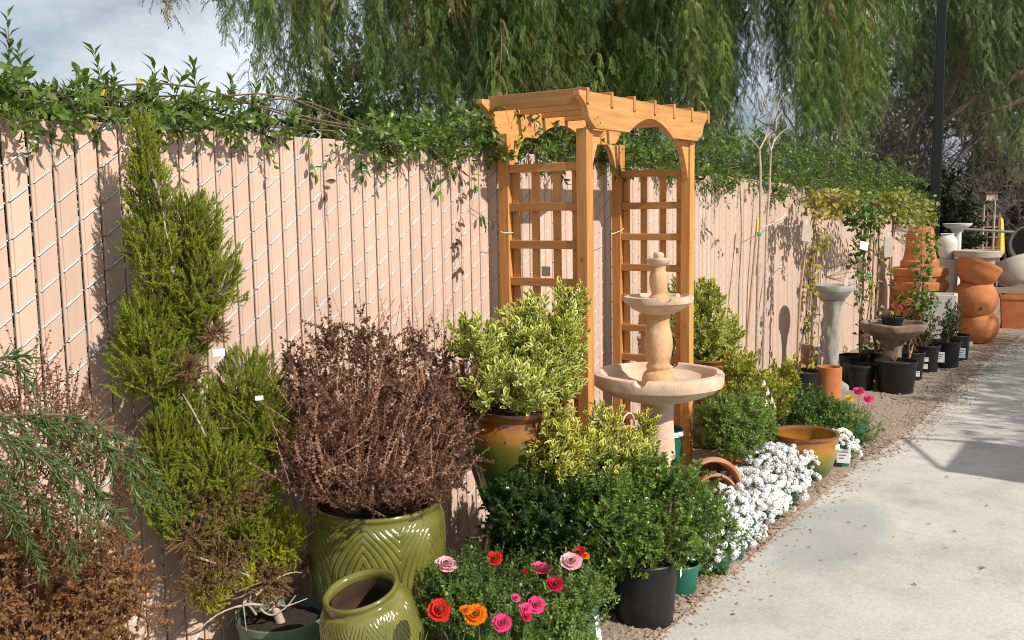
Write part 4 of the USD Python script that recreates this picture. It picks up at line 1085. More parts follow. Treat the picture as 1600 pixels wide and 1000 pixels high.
def juniper_leaf(rng, blobs, n, mat, name, t, up=1.0, out=0.8, inner=0.25, L=0.06, nl=24):
    p, d = in_blobs(rng, blobs, n, inner=inner, out=out, up=up, jit=0.3, lump=0.3)
    Ls = L * rng.uniform(0.6, 1.3, n)
    B = p - d * Ls[:, None] * 0.7
    lf, st = sprigs(rng, B, d, Ls, nl, 0.0135, 0.0042, spread=34, start=0.1, form='needle', taper=0.6)
    part(t, name, cat([(lf[0], lf[1])]), mat, kind='stuff')
    return B, st


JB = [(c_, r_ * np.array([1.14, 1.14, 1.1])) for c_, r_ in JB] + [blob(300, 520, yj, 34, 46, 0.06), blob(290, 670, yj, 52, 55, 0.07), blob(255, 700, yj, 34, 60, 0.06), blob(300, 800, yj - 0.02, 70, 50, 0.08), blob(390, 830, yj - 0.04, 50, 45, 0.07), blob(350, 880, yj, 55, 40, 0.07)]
B4, s4 = juniper_leaf(rj, JB, 1900, M['juniper_gold'], 'foliage', JN, inner=0.9, L=0.05)  # golden outer sprigs put sunlit highlights into the foliage colour
B1, s1 = juniper_leaf(rj, JB, 7600, M['juniper'], 'foliage', JN)
B2, s2 = juniper_leaf(rj, JG, 750, M['juniper_gold'], 'foliage', JN, L=0.055)
dry = [blob(350, 775, yj - 0.05, 95, 45, 0.11), blob(290, 575, yj - 0.05, 30, 30, 0.06), blob(360, 850, yj - 0.02, 70, 40, 0.08), blob(335, 515, yj - 0.08, 22, 24, 0.04), blob(330, 900, yj - 0.05, 60, 45, 0.07), blob(420, 905, yj - 0.05, 40, 40, 0.06), blob(300, 830, yj - 0.06, 50, 40, 0.05), blob(480, 880, yj - 0.05, 20, 16, 0.04)]
B3, s3 = juniper_leaf(rj, dry, 1700, M['juniper_dry'], 'dry_foliage', JN, up=0.2, L=0.05, nl=18)
trunk = bend([jb + [0, 0, 0.16], at(410, 900, yj), at(372, 800, yj), at(330, 690, yj + 0.0), at(316, 620, yj), at(300, 560, yj + 0.01), at(275, 450, yj), at(252, 350, yj - 0.01), at(238, 290, yj), at(226, 200, yj)], 40)
tr = part(JN, 'trunk', tube(trunk[None], np.linspace(0.016, 0.004, 40), 8), M['pale_bark'], smooth=True)
ms = []
for bl_ in JB + JG + dry[:1]:
    i = np.argmin(np.abs(trunk[:, 2] - (bl_[0][2] - 0.06)))
    s = trunk[i]
    for _ in range(7):
        e = bl_[0] + rj.normal(0, 0.4, 3) * bl_[1]
        ms.append(bend([s, (s + e) / 2 + rj.normal(0, 0.012, 3) - [0, 0, 0.012], e], 7))
part(JN, 'branch', tube(np.array(ms), np.linspace(0.006, 0.002, 7), 4), M['bark'], kind='stuff')
ms = []
for a in [((305, 870), (350, 885), (390, 900)), ((325, 690), (300, 640), (285, 615)), ((390, 905), (370, 865), (365, 845)), ((400, 930), (440, 900), (470, 895)), ((420, 930), (455, 945), (480, 935)), ((405, 950), (430, 960), (462, 930)), ((410, 945), (350, 955), (310, 985)), ((420, 955), (440, 935), (450, 900)), ((240, 280), (256, 340), (268, 395)), ((400, 960), (380, 940), (385, 985))]:
    ms.append(bend([at(*q, yj - 0.06 + rj.normal(0, 0.01)) for q in a], 8))
for q in ms:
    part(JN, 'dead_twig', tube(q[None], np.linspace(0.0045, 0.0018, 8), 5), M['pale_bark'], smooth=True, label='bare silvery dead twig')
part(JN, 'twig', tube(np.concatenate([s1, s2, s3])[::2], np.array([0.0012, 0.001, 0.0006]), 3), M['brown_twig'], kind='stuff')
for (px, py, w, h) in ((342, 551, 0.034, 0.022), (405, 622, 0.024, 0.014)):
    tag_on(JN, at(px, py, yj - 0.15), w, h, lines=0, name='plant_tag')
t = thing('juniper_pot', 'dull green nursery pot under the juniper at the bottom of the picture', 'pot', loc=jb)
nursery(t, jb, 0.15, 0.21, M['dull_green_plastic'])

# ---------------------------------------------------------------- left foreground: bronze shrub, feathery branches, golden tip
rl = np.random.default_rng(14)
yl = -0.42
lb = at(60, 1250, yl); lb[2] = 0
t = thing('rust_shrub', 'rust brown small-leaved shrub in the lower left corner, below the feathery branches', 'shrub', loc=lb)
rbl = [blob(60, 900, yl, 140, 95), blob(150, 900, yl, 80, 75), blob(70, 990, yl, 170, 80), blob(150, 960, yl - 0.05, 60, 50), blob(-60, 880, yl, 100, 140)]
shrub(rl, t, rbl, 1700, M['rust_leaf'], M['brown_twig'], L=0.075, nl=15, ll=0.0125, lw=0.0098, thin=0.55, form='lance', inner=0.25, out=0.8, up=0.35, jit=0.8, spread=60, root=lb + [0, 0, 0.3], nbranch=220, lump=0.35, taper=0.2)
sp = [blob(30, 625, yl, 40, 50), blob(60, 720, yl, 70, 80), blob(140, 770, yl, 50, 50), blob(100, 670, yl, 20, 60)]
pt, dt = in_blobs(rl, sp, 330, inner=0.2, up=1.0)
lf, st = sprigs(rl, pt, dt, rl.uniform(0.07, 0.15, 330), 17, 0.0105, 0.0075, spread=60, form='lance')
part(t, 'shoot', cat([tube(st, np.array([0.0013, 0.001, 0.0006]), 3), (lf[0], lf[1])]), M['brown_leaf'], kind='stuff')
t = thing('rust_shrub_pot', 'black nursery pot of the rust brown corner shrub', 'pot', loc=lb)
nursery(t, lb, 0.17, 0.30, M['black_plastic'])

yf = -0.62
fb = at(-190, 1100, yf); fb[2] = 0
FP = thing('fern_pine', 'soft-needled conifer whose drooping feathery green branches reach in from the left edge', 'tree', loc=fb)
ftr = bend([fb, at(-170, 800, yf), at(-150, 560, yf), at(-150, 380, yf)], 12)
part(FP, 'trunk', tube(ftr[None], np.linspace(0.016, 0.005, 12), 8), M['bark'], smooth=True)
FB = [[(-150, 620), (-40, 640), (60, 655), (130, 672), (190, 715), (225, 765)], [(-150, 600), (-60, 590), (10, 560), (38, 585)], [(-150, 660), (-50, 680), (60, 700), (140, 760), (190, 815)],
      [(-150, 700), (-60, 700), (20, 740), (80, 800), (110, 845)], [(-150, 620), (-40, 650), (90, 648), (160, 668), (205, 700), (240, 760)], [(-150, 680), (-70, 660), (30, 690), (90, 740), (150, 790)], [(-150, 720), (-60, 740), (20, 790), (40, 850)]]
Bp_, Bd_ = [], []
br = []
for k, q in enumerate(FB):
    dy = rl.normal(0, 0.05)
    P = bend([at(*a, yf + dy * i / 4) for i, a in enumerate(q)], 24)
    br.append(P)
    T = unit(np.gradient(P, axis=0))
    ns = int(np.linalg.norm(P[-1] - P[8]) * 42) + 4
    for j in range(ns):
        u = 6 + (17 * (j + rl.random()) / ns)
        i = min(int(u), 22)
        s0 = P[i] * (1 - (u - i)) + P[i + 1] * (u - i)
        side = unit(np.cross(T[i], rl.normal(size=3)))
        d = unit(T[i] * 0.9 + side * 0.55 + np.array([0, 0, -0.45]))
        Bp_.append(s0); Bd_.append(d)
part(FP, 'branch', tube(np.array(br), np.linspace(0.0045, 0.0012, 24), 5), M['bark'], kind='stuff')
Bp_, Bd_ = np.array(Bp_), np.array(Bd_)
Lf = rl.uniform(0.04, 0.10, len(Bp_))
lf, st = sprigs(rl, Bp_, Bd_, Lf, 15, 0.036, 0.0062, spread=46, start=0.05, droop=0.25, form='needle', taper=0.5)
part(FP, 'foliage', (lf[0], lf[1]), M['feather'], kind='stuff')
part(FP, 'twig', tube(st, np.array([0.0011, 0.0009, 0.0005]), 3), M['green_stem'], kind='stuff')

gb = at(165, 1010, -0.5)
t = thing('golden_conifer', 'tip of a small golden conifer at the bottom edge beside the rust brown shrub', 'shrub', loc=(gb[0], gb[1], 0))
gp = [blob(160, 1005, -0.5, 24, 26), blob(160, 1060, -0.5, 48, 60)]
Bq, sq = juniper_leaf(rl, gp, 420, M['juniper_gold'], 'foliage', t, L=0.05)
part(t, 'stem', tube(np.array([[gb[0], gb[1], 0.0], [gb[0] + 0.01, gb[1], gb[2]]])[None], [0.012, 0.005], 6), M['bark'])

# ---------------------------------------------------------------- buttercup plants with full round flowers in the foreground
M['eye'] = plain('flower_eye_look', (0.05, 0.05, 0.02), rough=0.8, var=0.3)
M['bud'] = plain('green_bud_look', (0.16, 0.22, 0.06), rough=0.6, var=0.2)


def rosette(rng, c, nrm, r, rings=5, cup=0.75):
    """A full flower: rings of cupped petals."""
    nrm = unit(nrm)
    a = unit(np.cross(nrm, [0.3, 0.1, 1.0])); b = np.cross(nrm, a)
    vs, fs, n = [], [], 0
    for k in range(rings):
        q = k / (rings - 1)
        cnt = 6 + 2 * k
        rad = r * (0.22 + 0.78 * q)
        open_ = math.radians(12 + 62 * q ** 1.2)
        for i in range(cnt):
            az = (i + 0.5 * (k % 2) + rng.normal(0, 0.12)) / cnt * 2 * math.pi
            h = a * math.cos(az) + b * math.sin(az); s = np.cross(nrm, h)
            Lp = rad * rng.uniform(0.9, 1.08)
            wd = 2 * math.pi * rad / cnt * 0.85
            grid = []
            for v in (0.0, 0.4, 0.78, 1.0):
                th = open_ * (0.35 + 0.65 * v) if q > 0.3 else open_ * (1.0 - 0.7 * v)
                base = c + h * (rad * 0.10) + (h * math.sin(open_) * (1 - 0.15 * v * v) + nrm * math.cos(open_) * cup) * Lp * v * 0.95 - nrm * r * 0.25 * q
                if v > 0.9:
                    base = base - h * Lp * 0.04 + nrm * Lp * 0.05
                wv = wd * (0.25, 0.85, 1.0, 0.55)[(0.0, 0.4, 0.78, 1.0).index(v)] * 0.5
                lift = (nrm * 0.22 + (-h) * 0.3 * math.cos(open_)) * wv
                ruf = rng.normal(0, 0.02, 3) * r
                grid += [base - s * wv + lift + ruf, base, base + s * wv + lift - ruf]
            vs.append(np.array(grid))
            for v in range(3):
                for u in range(2):
                    p = n + v * 3 + u
                    fs += [[p, p + 1, p + 4], [p, p + 4, p + 3]]
            n += 12
    return np.vstack(vs), np.array(fs)


def add_flower(rng, t, px, py, y, wpx, col, nrm=None, root=None):
    c = at(px, py, y - 0.06)
    r = wpx * 1.2 / dist_scale(c) / 2
    tow = unit(CP - c)
    nn = unit(tow * 0.75 + np.array([0, 0, 0.75]) + S * 0.25 + rng.normal(0, 0.22, 3)) if nrm is None else unit(nrm)
    f = part(t, 'flower', rosette(rng, c, nn, r), M['petal_' + col])
    part(f, 'eye', lathe([(0.001, r * 0.30), (r * 0.14, r * 0.26), (r * 0.2, 0.0)], c, 10, tilt=np.stack([unit(np.cross(nn, [0.2, 0.1, 1])), np.cross(nn, unit(np.cross(nn, [0.2, 0.1, 1]))), nn], 1)), M['eye'], smooth=True)
    q = root if root is not None else c + np.array([rng.normal(0, 0.03), 0.05, -0.18])
    part(f, 'flower_stem', tube(bend([q, (q + c) / 2 + rng.normal(0, 0.012, 3) + [0, 0, 0.02], c - nn * r * 0.2], 6)[None], np.linspace(0.0022, 0.0017, 6), 5), M['green_stem'], smooth=True)


def bedding(name, label, base, blobs, n, seed, cat_='flowering plant', potmat='green_plastic', r=0.085, h=0.15, group=None, pot=True):
    rng = np.random.default_rng(seed)
    t = thing(name, label, cat_, group, base)
    shrub(rng, t, blobs, n, M['parsley'], M['green_stem'], L=0.06, nl=12, ll=0.0165, lw=0.010, form='lance', inner=0.2, out=0.8, up=0.7, jit=0.4, spread=62, root=np.asarray(base) + [0, 0, h * 0.7], nbranch=90, lump=0.3, seed=seed)
    if pot:
        nursery(t, base, r, h, M[potmat], soil=True)
    return t


rr_ = np.random.default_rng(77)
g1 = at(735, 1130, -0.95); g1[2] = 0
R1 = bedding('buttercup_plant', 'front left buttercup plant with red, orange and magenta flowers beside the small olive jar', g1, [blob(735, 960, -0.95, 70, 75), blob(700, 920, -0.92, 45, 45), blob(790, 985, -1.0, 60, 45)], 640, 61)
g2 = at(900, 1075, -0.98); g2[2] = 0
R2 = bedding('buttercup_plant', 'buttercup plant with magenta and pink flowers in a green pot beside the black pot', g2, [blob(870, 945, -0.98, 80, 70), blob(905, 905, -0.95, 60, 40), blob(850, 980, -1.0, 80, 40), blob(945, 900, -0.95, 32, 30)], 760, 62)
g3 = at(770, 1040, -0.80); g3[2] = 0
R3 = bedding('buttercup_plant', 'rear buttercup plant with pale pink and red flowers in front of the dark shrubs', g3, [blob(770, 900, -0.80, 90, 42), blob(850, 900, -0.82, 60, 32), blob(720, 905, -0.8, 50, 32)], 560, 63)
for px, py, w, col, tt, y in [(697, 881, 36, 'pale_pink', R3, -0.86), (773, 872, 26, 'red', R3, -0.84), (845, 887, 32, 'pink', R3, -0.86), (893, 877, 36, 'pale_pink', R2, -0.98), (868, 912, 28, 'crimson', R2, -1.04), (905, 862, 22, 'red', R2, -0.95),
                              (806, 934, 16, 'pink', R1, -1.02), (838, 945, 30, 'pink', R2, -1.07), (821, 952, 22, 'pink', R2, -1.08), (823, 963, 18, 'crimson', R2, -1.09), (785, 973, 31, 'pink', R1, -1.08), (743, 960, 38, 'orange', R1, -1.04), (687, 953, 39, 'red', R1, -1.0), (728, 953, 20, 'orange', R1, -1.03), (915, 868, 14, 'orange', R2, -0.95), (820, 893, 10, 'red', R3, -0.88)]:
    add_flower(rr_, tt, px, py, y, w, col)
for px, py, tt, y in [(736, 855, R3, -0.85), (697, 928, R1, -0.98), (813, 914, R2, -1.0), (944, 854, R2, -0.95), (661, 970, R1, -0.98), (860, 965, R2, -1.08), (765, 925, R1, -1.0), (800, 880, R3, -0.86)]:
    c = at(px, py, y)
    b = part(tt, 'bud', lathe([(0.001, -0.006), (0.006, -0.003), (0.0065, 0.002), (0.003, 0.007), (0.001, 0.008)], c, 10), M['bud'], smooth=True)
    q = c + np.array([0.01, 0.03, -0.14])
    part(b, 'bud_stem', tube(bend([q, (q + c) / 2 + [0.005, 0, 0.02], c], 6)[None], np.full(6, 0.0014), 4), M['green_stem'])
lab = thing('plant_label', 'white plastic label stake at the green pot beside the black pot', 'label', loc=at(935, 985, -1.12))
lc = at(935, 975, -1.12)
part(lab, 'stake', cbox(lc + [0, 0, -0.03], (0.018, 0.0015, 0.13), 0.0004, rotm([0, 1, 0], -12) @ rotm([0, 0, 1], -30)), M['white'])

# ---------------------------------------------------------------- dark green shrubs behind the buttercups
def dark_shrub(name, label, blobs, n, base, seed, ll=0.021, lw=0.0125, L=0.08, pot=None, group=None):
    rng = np.random.default_rng(seed)
    t = thing(name, label, 'shrub', group, base)
    shrub(rng, t, blobs, n, M['box'], M['bark'], L=L, nl=14, ll=ll, lw=lw, form='oval', inner=0.3, out=0.9, up=0.55, jit=0.4, spread=60, root=np.asarray(base) + [0, 0, 0.2], nbranch=90, lump=0.35, seed=seed)
    if pot:
        nursery(t, base, pot[0], pot[1], M[pot[2]])
    return t


kb = np.array([1.715, -1.105, 0.0])
K = thing('black_pot', 'large black nursery pot with a white tag at the front edge of the path', 'pot', loc=kb)
nursery(K, kb, 0.128, 0.25, M['black_plastic'])
tag_on(K, kb + np.array([0.055, -0.122, 0.195]), 0.036, 0.03, face=(0.3, -1, 0))
dark_shrub('azalea_shrub', 'dense dark green small-leaved shrub spilling over the large black pot', [blob(1020, 810, -1.04, 105, 85), blob(950, 800, -1.0, 60, 70), blob(1090, 830, -1.06, 55, 70), blob(1000, 745, -0.98, 60, 45), blob(1095, 885, -1.10, 34, 38), blob(1105, 910, -1.10, 24, 28), blob(1060, 770, -1.0, 55, 50), blob(985, 860, -1.06, 70, 40), blob(1130, 845, -1.05, 22, 30)], 1700, kb, 71)
db = np.array([1.66, -0.78, 0.0])
dark_shrub('azalea_shrub', 'dark green shrub behind the buttercups, below the foreground variegated shrub', [blob(840, 800, -0.78, 80, 62), blob(800, 790, -0.76, 42, 45), blob(880, 770, -0.78, 60, 45), blob(860, 850, -0.82, 80, 38), blob(940, 830, -0.84, 45, 55), blob(930, 770, -0.8, 50, 40)], 1500, db, 72, pot=(0.12, 0.24, 'black_plastic'))
vb = np.array([1.98, -0.80, 0.0])
v1 = euonymus('variegated_shrub', 'golden variegated shrub in front of the fountain pedestal, behind the dark green shrubs', [blob(935, 725, -0.80, 95, 52), blob(870, 715, -0.78, 50, 42), blob(990, 725, -0.80, 45, 45), blob(945, 672, -0.80, 26, 40), blob(1003, 680, -0.8, 20, 38), blob(868, 672, -0.78, 22, 36), blob(900, 690, -0.79, 30, 42)], 430, 'euonymus_deep', seed=5, root=vb + [0, 0, 0.2], ll=0.035, lw=0.018)
nursery(v1, vb, 0.12, 0.24, M['black_plastic'])
t = thing('plant_label', 'pale curved plastic loop tag standing among the golden variegated leaves near the fountain', 'label', loc=at(975, 668, -0.76))
part(t, 'loop', tube(bend([at(972, 690, -0.76), at(974, 655, -0.76), at(982, 645, -0.76), at(990, 652, -0.76), at(992, 690, -0.76)], 12)[None], np.full(12, 0.004), 5), M['white_clay'], smooth=True)
t = thing('plant_label', 'long white paper tag hanging from the variegated shrub beside the arbor post', 'label', loc=at(908, 560, -0.60))
part(t, 'strip', cbox(at(908, 562, -0.615), (0.012, 0.0012, 0.11), 0.0004, rotm([0, 1, 0], 7) @ rotm([0, 0, 1], -40)), M['white'])

# ---------------------------------------------------------------- behind and beside the fountain
gb2 = np.array([3.16, -0.50, 0.0])
t = thing('green_pot', 'tall green plastic pot with white rim standing behind the fountain pedestal', 'pot', loc=gb2)
nursery(t, gb2 + [0, 0, 0.02], 0.11, 0.36, M['green_plastic'])
part(t, 'rim_band', lathe([(0.1135, 0.350), (0.1150, 0.352), (0.1150, 0.374), (0.1135, 0.376)], gb2, 40), M['white'], smooth=True)

tp = np.array([3.02, -0.83, 0.0])
ax_ = unit(np.array([-0.80, -0.58, 0.10]))
a1 = unit(np.cross([0, 0, 1.0], ax_)); R3 = np.stack([a1, np.cross(ax_, a1), ax_], 1)
tprof = lambda r, h: smoothprof([(0.001, 0), (r * 0.62, 0), (r * 0.66, 0.01), (r * 0.9, h * 0.78), (r * 0.92, h * 0.80), (r, h * 0.805), (r, h * 0.98), (r * 0.985, h), (r * 0.88, h), (r * 0.86, h * 0.97), (r * 0.58, 0.03), (0.001, 0.03)], 60)
t = thing('terracotta_pot', 'terracotta pot lying on its side at the foot of the arbor, mouth towards the camera', 'pot', loc=tp)
pot_part(t, tprof(0.142, 0.26), tp + np.array([0.12, 0.09, 0.150]), M['dusty_clay'], 48, tilt=R3)
t = thing('terracotta_pot', 'smaller terracotta pot nested inside the one lying on its side', 'pot', loc=tp)
pot_part(t, tprof(0.108, 0.22), tp + np.array([0.055, 0.045, 0.120]), M['dusty_clay'], 48, tilt=R3)

eb = np.array([4.30, -0.27, 0.0])
t = thing('amber_pot', 'tall amber glazed pot against the fence right of the arbor, holding a variegated shrub', 'pot', loc=eb)
pot_part(t, smoothprof([(0.001, 0.0), (0.10, 0.0), (0.11, 0.01), (0.15, 0.2), (0.165, 0.40), (0.155, 0.53), (0.150, 0.56), (0.165, 0.575), (0.163, 0.592), (0.148, 0.588), (0.142, 0.56), (0.14, 0.52), (0.001, 0.52)], 60), eb, M['amber_glaze_back'], 56)
e2 = euonymus('variegated_shrub', 'upright variegated shrub just right of the arbor, in the tall amber pot by the fence', [blob(1098, 505, -0.27, 36, 58), blob(1105, 470, -0.27, 26, 32), blob(1060, 510, -0.25, 20, 50), blob(1145, 515, -0.29, 14, 30), blob(1125, 530, -0.28, 30, 24), blob(1050, 455, -0.22, 10, 20)], 360, seed=12, root=eb + [0, 0, 0.54], L=0.1)
ab = np.array([4.02, -0.62, 0.0])
t = euonymus('variegated_shrub', 'golden variegated shrub between the fountain basin and the second amber pot', [blob(1160, 590, -0.62, 38, 40), blob(1185, 620, -0.62, 42, 36), blob(1222, 590, -0.60, 22, 24), blob(1232, 612, -0.6, 14, 30), blob(1210, 640, -0.64, 28, 30), blob(1150, 575, -0.62, 22, 24)], 400, 'euonymus_deep', seed=15, root=ab + [0, 0, 0.2], L=0.09, ll=0.033, lw=0.017)
nursery(t, ab, 0.12, 0.22, M['black_plastic'])
for i, (px, py) in enumerate([(1192, 598), (1198, 612), (1204, 625), (1196, 630), (1208, 636)]):
    c = at(px, py, -0.72)
    a = np.arange(9) * 0.7
    lf = leaves(np.tile(c, (9, 1)), np.c_[np.cos(a), np.full(9, -0.5) + 0.3 * np.sin(a * 2), np.sin(a)], np.tile([0, -1.0, 0.3], (9, 1)), 0.026, 0.016, 'oval')
    part(t, 'pale_leaf', (lf[0], lf[1]), M['petal_white'], label='bleached white leaves')
bb = np.array([3.70, -0.80, 0.0])
t = thing('terracotta_pot', 'shallow terracotta bowl under the dark shrub behind the white flowers', 'pot', loc=bb)
pot_part(t, smoothprof([(0.001, 0), (0.10, 0), (0.11, 0.01), (0.16, 0.10), (0.175, 0.125), (0.182, 0.128), (0.182, 0.150), (0.172, 0.152), (0.160, 0.13), (0.001, 0.12)], 40), bb, M['terracotta'], 48)
dark_shrub('azalea_shrub', 'dark green shrub in the terracotta bowl right of the fountain basin', [blob(1150, 650, -0.80, 58, 40), blob(1120, 650, -0.78, 32, 34), blob(1180, 660, -0.8, 32, 38), blob(1150, 690, -0.84, 45, 22), blob(1195, 690, -0.84, 20, 24)], 900, bb, 74, ll=0.018, lw=0.010)

mb_ = np.array([3.96, -1.02, 0.0])
t = thing('amber_pot', 'empty wide amber and green glazed pot with a white tag, behind the white flowers', 'pot', loc=mb_)
pot_part(t, smoothprof([(0.001, 0.0), (0.105, 0.0), (0.118, 0.008), (0.160, 0.09), (0.181, 0.17), (0.180, 0.215), (0.176, 0.232), (0.188, 0.240), (0.192, 0.250), (0.187, 0.259), (0.174, 0.257), (0.166, 0.245), (0.167, 0.20), (0.15, 0.10), (0.08, 0.03), (0.001, 0.028)], 70), mb_, M['amber_glaze_low'], 64)
tag_on(t, mb_ + np.array([-0.005, -0.184, 0.195]), 0.046, 0.026, face=(-0.25, -1, 0), lines=1)

# white flowers in green pots along the path
WF = 'white-flowered plants in green pots along the path edge'


def white_plant(base, rx, ry, hz, n, seed, label=None, group=WF, h=0.12, r=0.085):
    rng = np.random.default_rng(seed)
    base = np.asarray(base, float)
    t = thing('white_flower', label, 'flowering plant', group, base)
    bl = [(base + [0, 0, h + hz * 0.15], np.array([rx, ry, hz * 0.68])), (base + [rng.normal(0, rx * 0.3), -ry * 0.35, h * 0.75], np.array([rx * 0.9, ry * 0.85, hz * 0.75]))]
    shrub(rng, t, bl, 170, M['box'], M['green_stem'], L=0.05, nl=11, ll=0.016, lw=0.005, form='lance', inner=0.3, up=0.6, root=base + [0, 0, h * 0.8], nbranch=30, seed=seed)
    nursery(t, base, r, h, M['green_plastic'])
    p, d = in_blobs(rng, bl, int(n * 0.8), inner=0.88, out=1.0, up=0.35, jit=0.25, lump=0.28, low=-0.6, seed=seed)
    n = len(p)
    d = unit(d + S * 0.25)
    ar = unit(np.cross(d, rng.normal(size=(n, 3)))); bw = np.cross(d, ar)
    n = len(p)
    R = rng.uniform(0.011, 0.019, n)
    P, D, N_ = [], [], []
    for k in range(15):
        th = math.acos(1 - (k + 0.5) / 15 * 0.92); az = k * 2.4
        o = ar * (math.sin(th) * math.cos(az)) + bw * (math.sin(th) * math.sin(az)) + d * math.cos(th)
        c = p + o * R[:, None] * np.array([1.0])
        u1 = unit(np.cross(o, ar + 0.3 * bw)); u2 = np.cross(o, u1)
        for j in range(4):
            a = j * math.pi / 2 + k
            P.append(c); D.append(u1 * math.cos(a) + u2 * math.sin(a) + o * 0.25); N_.append(o)
    P, D, N_ = np.concatenate(P), np.concatenate(D), np.concatenate(N_)
    lf = leaves(P, D, N_, rng.uniform(0.0055, 0.0085, len(P)), 0.0062, 'needle', curl=0.1)
    part(t, 'flower_head', (lf[0], lf[1]), M['petal_white'], kind='stuff')
    return t


k = 0
WL = ['small white flowers nearest the empty amber pot', 'small white flowers against the terracotta bowl', 'small white flowers beside the terracotta pots lying down', 'small white flowers at the path edge, far end', 'small white flowers at the middle of the path edge', 'small white flowers tucked behind the path edge row', 'small white flowers behind the large white label', 'small white flowers next to the dark shrub in the black pot', 'small white flowers filling the gap in the middle of the patch', 'small white flowers at the path edge between the middle and far plants', 'small white flowers directly before the amber pot, on its left', 'small white flowers at the near end of the path edge']
for (px, py, y, rx, ry, hz, n) in [(1235, 790, -0.99, 0.13, 0.14, 0.12, 190), (1190, 790, -0.92, 0.15, 0.13, 0.14, 190), (1148, 805, -0.92, 0.13, 0.12, 0.13, 170), (1222, 808, -1.07, 0.14, 0.12, 0.11, 170), (1178, 828, -1.05, 0.15, 0.12, 0.13, 190), (1128, 830, -1.00, 0.13, 0.11, 0.12, 160), (1150, 860, -1.09, 0.14, 0.11, 0.13, 200), (1112, 895, -1.12, 0.10, 0.09, 0.12, 130), (1170, 808, -0.99, 0.13, 0.12, 0.13, 160), (1200, 818, -1.09, 0.13, 0.10, 0.09, 150), (1215, 775, -0.96, 0.13, 0.12, 0.13, 150), (1135, 875, -1.13, 0.10, 0.08, 0.09, 120)]:
    c = at(px, py, y); c[2] = 0
    white_plant(c, rx, ry, hz, n, 300 + k, 'low cushion of ' + WL[k], WF)
    k += 1
c = np.array([4.27, -1.12, 0.0])
t = white_plant(c, 0.11, 0.09, 0.10, 110, 320, 'small white-flowered plant with a large white label, right of the empty amber pot', None, h=0.14, r=0.085)
tag_on(t, c + np.array([-0.075, -0.055, 0.085]), 0.075, 0.085, lines=3, name='label')
c = at(1172, 868, -1.14)
t = thing('plant_label', 'large white plant label standing in the gravel at the corner of the white flowers', 'label', loc=c)
tag_on(t, c + [0, 0, 0.03], 0.06, 0.10, lines=4, name='card')
part(t, 'stake', cbox(c + [0, 0.002, -0.05], (0.012, 0.002, 0.08), 0.0005), M['white'])
c = np.array([2.03, -1.11, 0.0])
t = thing('green_pot', 'small green plastic pot at the path edge right of the black pot', 'pot', loc=c)
nursery(t, c, 0.075, 0.13, M['green_plastic'])

# dark shrub and buttercup beyond the empty pot
hb = np.array([4.95, -0.80, 0.0])
dark_shrub('azalea_shrub', 'dark green shrub behind the empty amber pot, left of the flowering clump', [blob(1262, 640, -0.80, 42, 34), blob(1240, 640, -0.78, 28, 30), blob(1290, 645, -0.82, 36, 30), blob(1265, 668, -0.86, 40, 22)], 560, hb, 75, pot=(0.13, 0.16, 'black_plastic'))
hb2 = np.array([4.85, -1.05, 0.0])
R4 = bedding('buttercup_plant', 'leafy clump with two magenta flowers and a yellow one beyond the empty amber pot', hb2, [blob(1330, 665, -1.05, 40, 30), blob(1310, 655, -1.0, 36, 28), blob(1345, 685, -1.08, 26, 22)], 560, 64)
for px, py, w, col in [(1342, 611, 17, 'pink'), (1357, 623, 18, 'pink'), (1328, 622, 15, 'yellow')]:
    add_flower(rr_, R4, px, py, -1.0, w, col, root=at(px - 6, py + 40, -1.0))
#@@PART4
# ---------------------------------------------------------------- right part: sapling, vines on stakes, birdbaths
rq = np.random.default_rng(88)
ys_ = -0.15
sb = at(1186, 545, ys_)
sbase = np.array([sb[0], ys_, 0.0])
SP_ = thing('bare_sapling', 'tall thin leafless sapling with two pale trunks against the fence, right of the arbor', 'tree', loc=sbase)
pp_ = lambda q: [at(x, y, ys_ + rq.normal(0, 0.015)) for x, y in q]
for q, r in (([(1181, 560), (1184, 440), (1188, 340), (1188, 260), (1186, 233)], 0.015), ([(1192, 560), (1196, 440), (1199, 340), (1203, 270), (1204, 235)], 0.014)):
    P = bend([[at(q[0][0], 545, ys_)[0], ys_, 0.0]] + pp_(q[1:]), 16)
    part(SP_, 'trunk', tube(P[None], np.linspace(r, r * 0.6, 16), 7), M['pale_bark'], smooth=True)
for q in ([(1186, 234), (1176, 220), (1163, 206)], [(1186, 234), (1196, 214), (1200, 190), (1197, 146)], [(1204, 236), (1212, 205), (1214, 175), (1228, 143)], [(1204, 236), (1200, 205), (1209, 170), (1206, 104)], [(1204, 238), (1216, 212), (1234, 198)], [(1190, 226), (1203, 208), (1206, 205)], [(1197, 170), (1189, 150)], [(1212, 190), (1222, 172)]):
    part(SP_, 'branch', tube(bend(pp_(q), 9)[None], np.linspace(0.007, 0.002, 9), 5), M['pale_bark'], smooth=True)
c = at(1183, 352, ys_ - 0.03)
part(SP_, 'tape', tube(bend([c + [0.0, 0, 0.06], c + [-0.02, -0.01, 0.03], c + [-0.025, -0.01, -0.05]], 8)[None], np.full(8, 0.008), 5), M['yellow_tape'], smooth=True)
part(SP_, 'tie', cbox(at(1185, 366, ys_ - 0.025), (0.05, 0.03, 0.03), 0.006), M['teal_tie'])
part(SP_, 'tie', cbox(at(1196, 287, ys_ - 0.02), (0.045, 0.03, 0.014), 0.004), M['teal_tie'])
part(SP_, 'string', tube(bend([at(1190, 354, ys_ - 0.03), at(1206, 350, ys_ + 0.05), at(1222, 341, -0.012), at(1228, 334, -0.012)], 10)[None], np.full(10, 0.003), 4), M['white'])
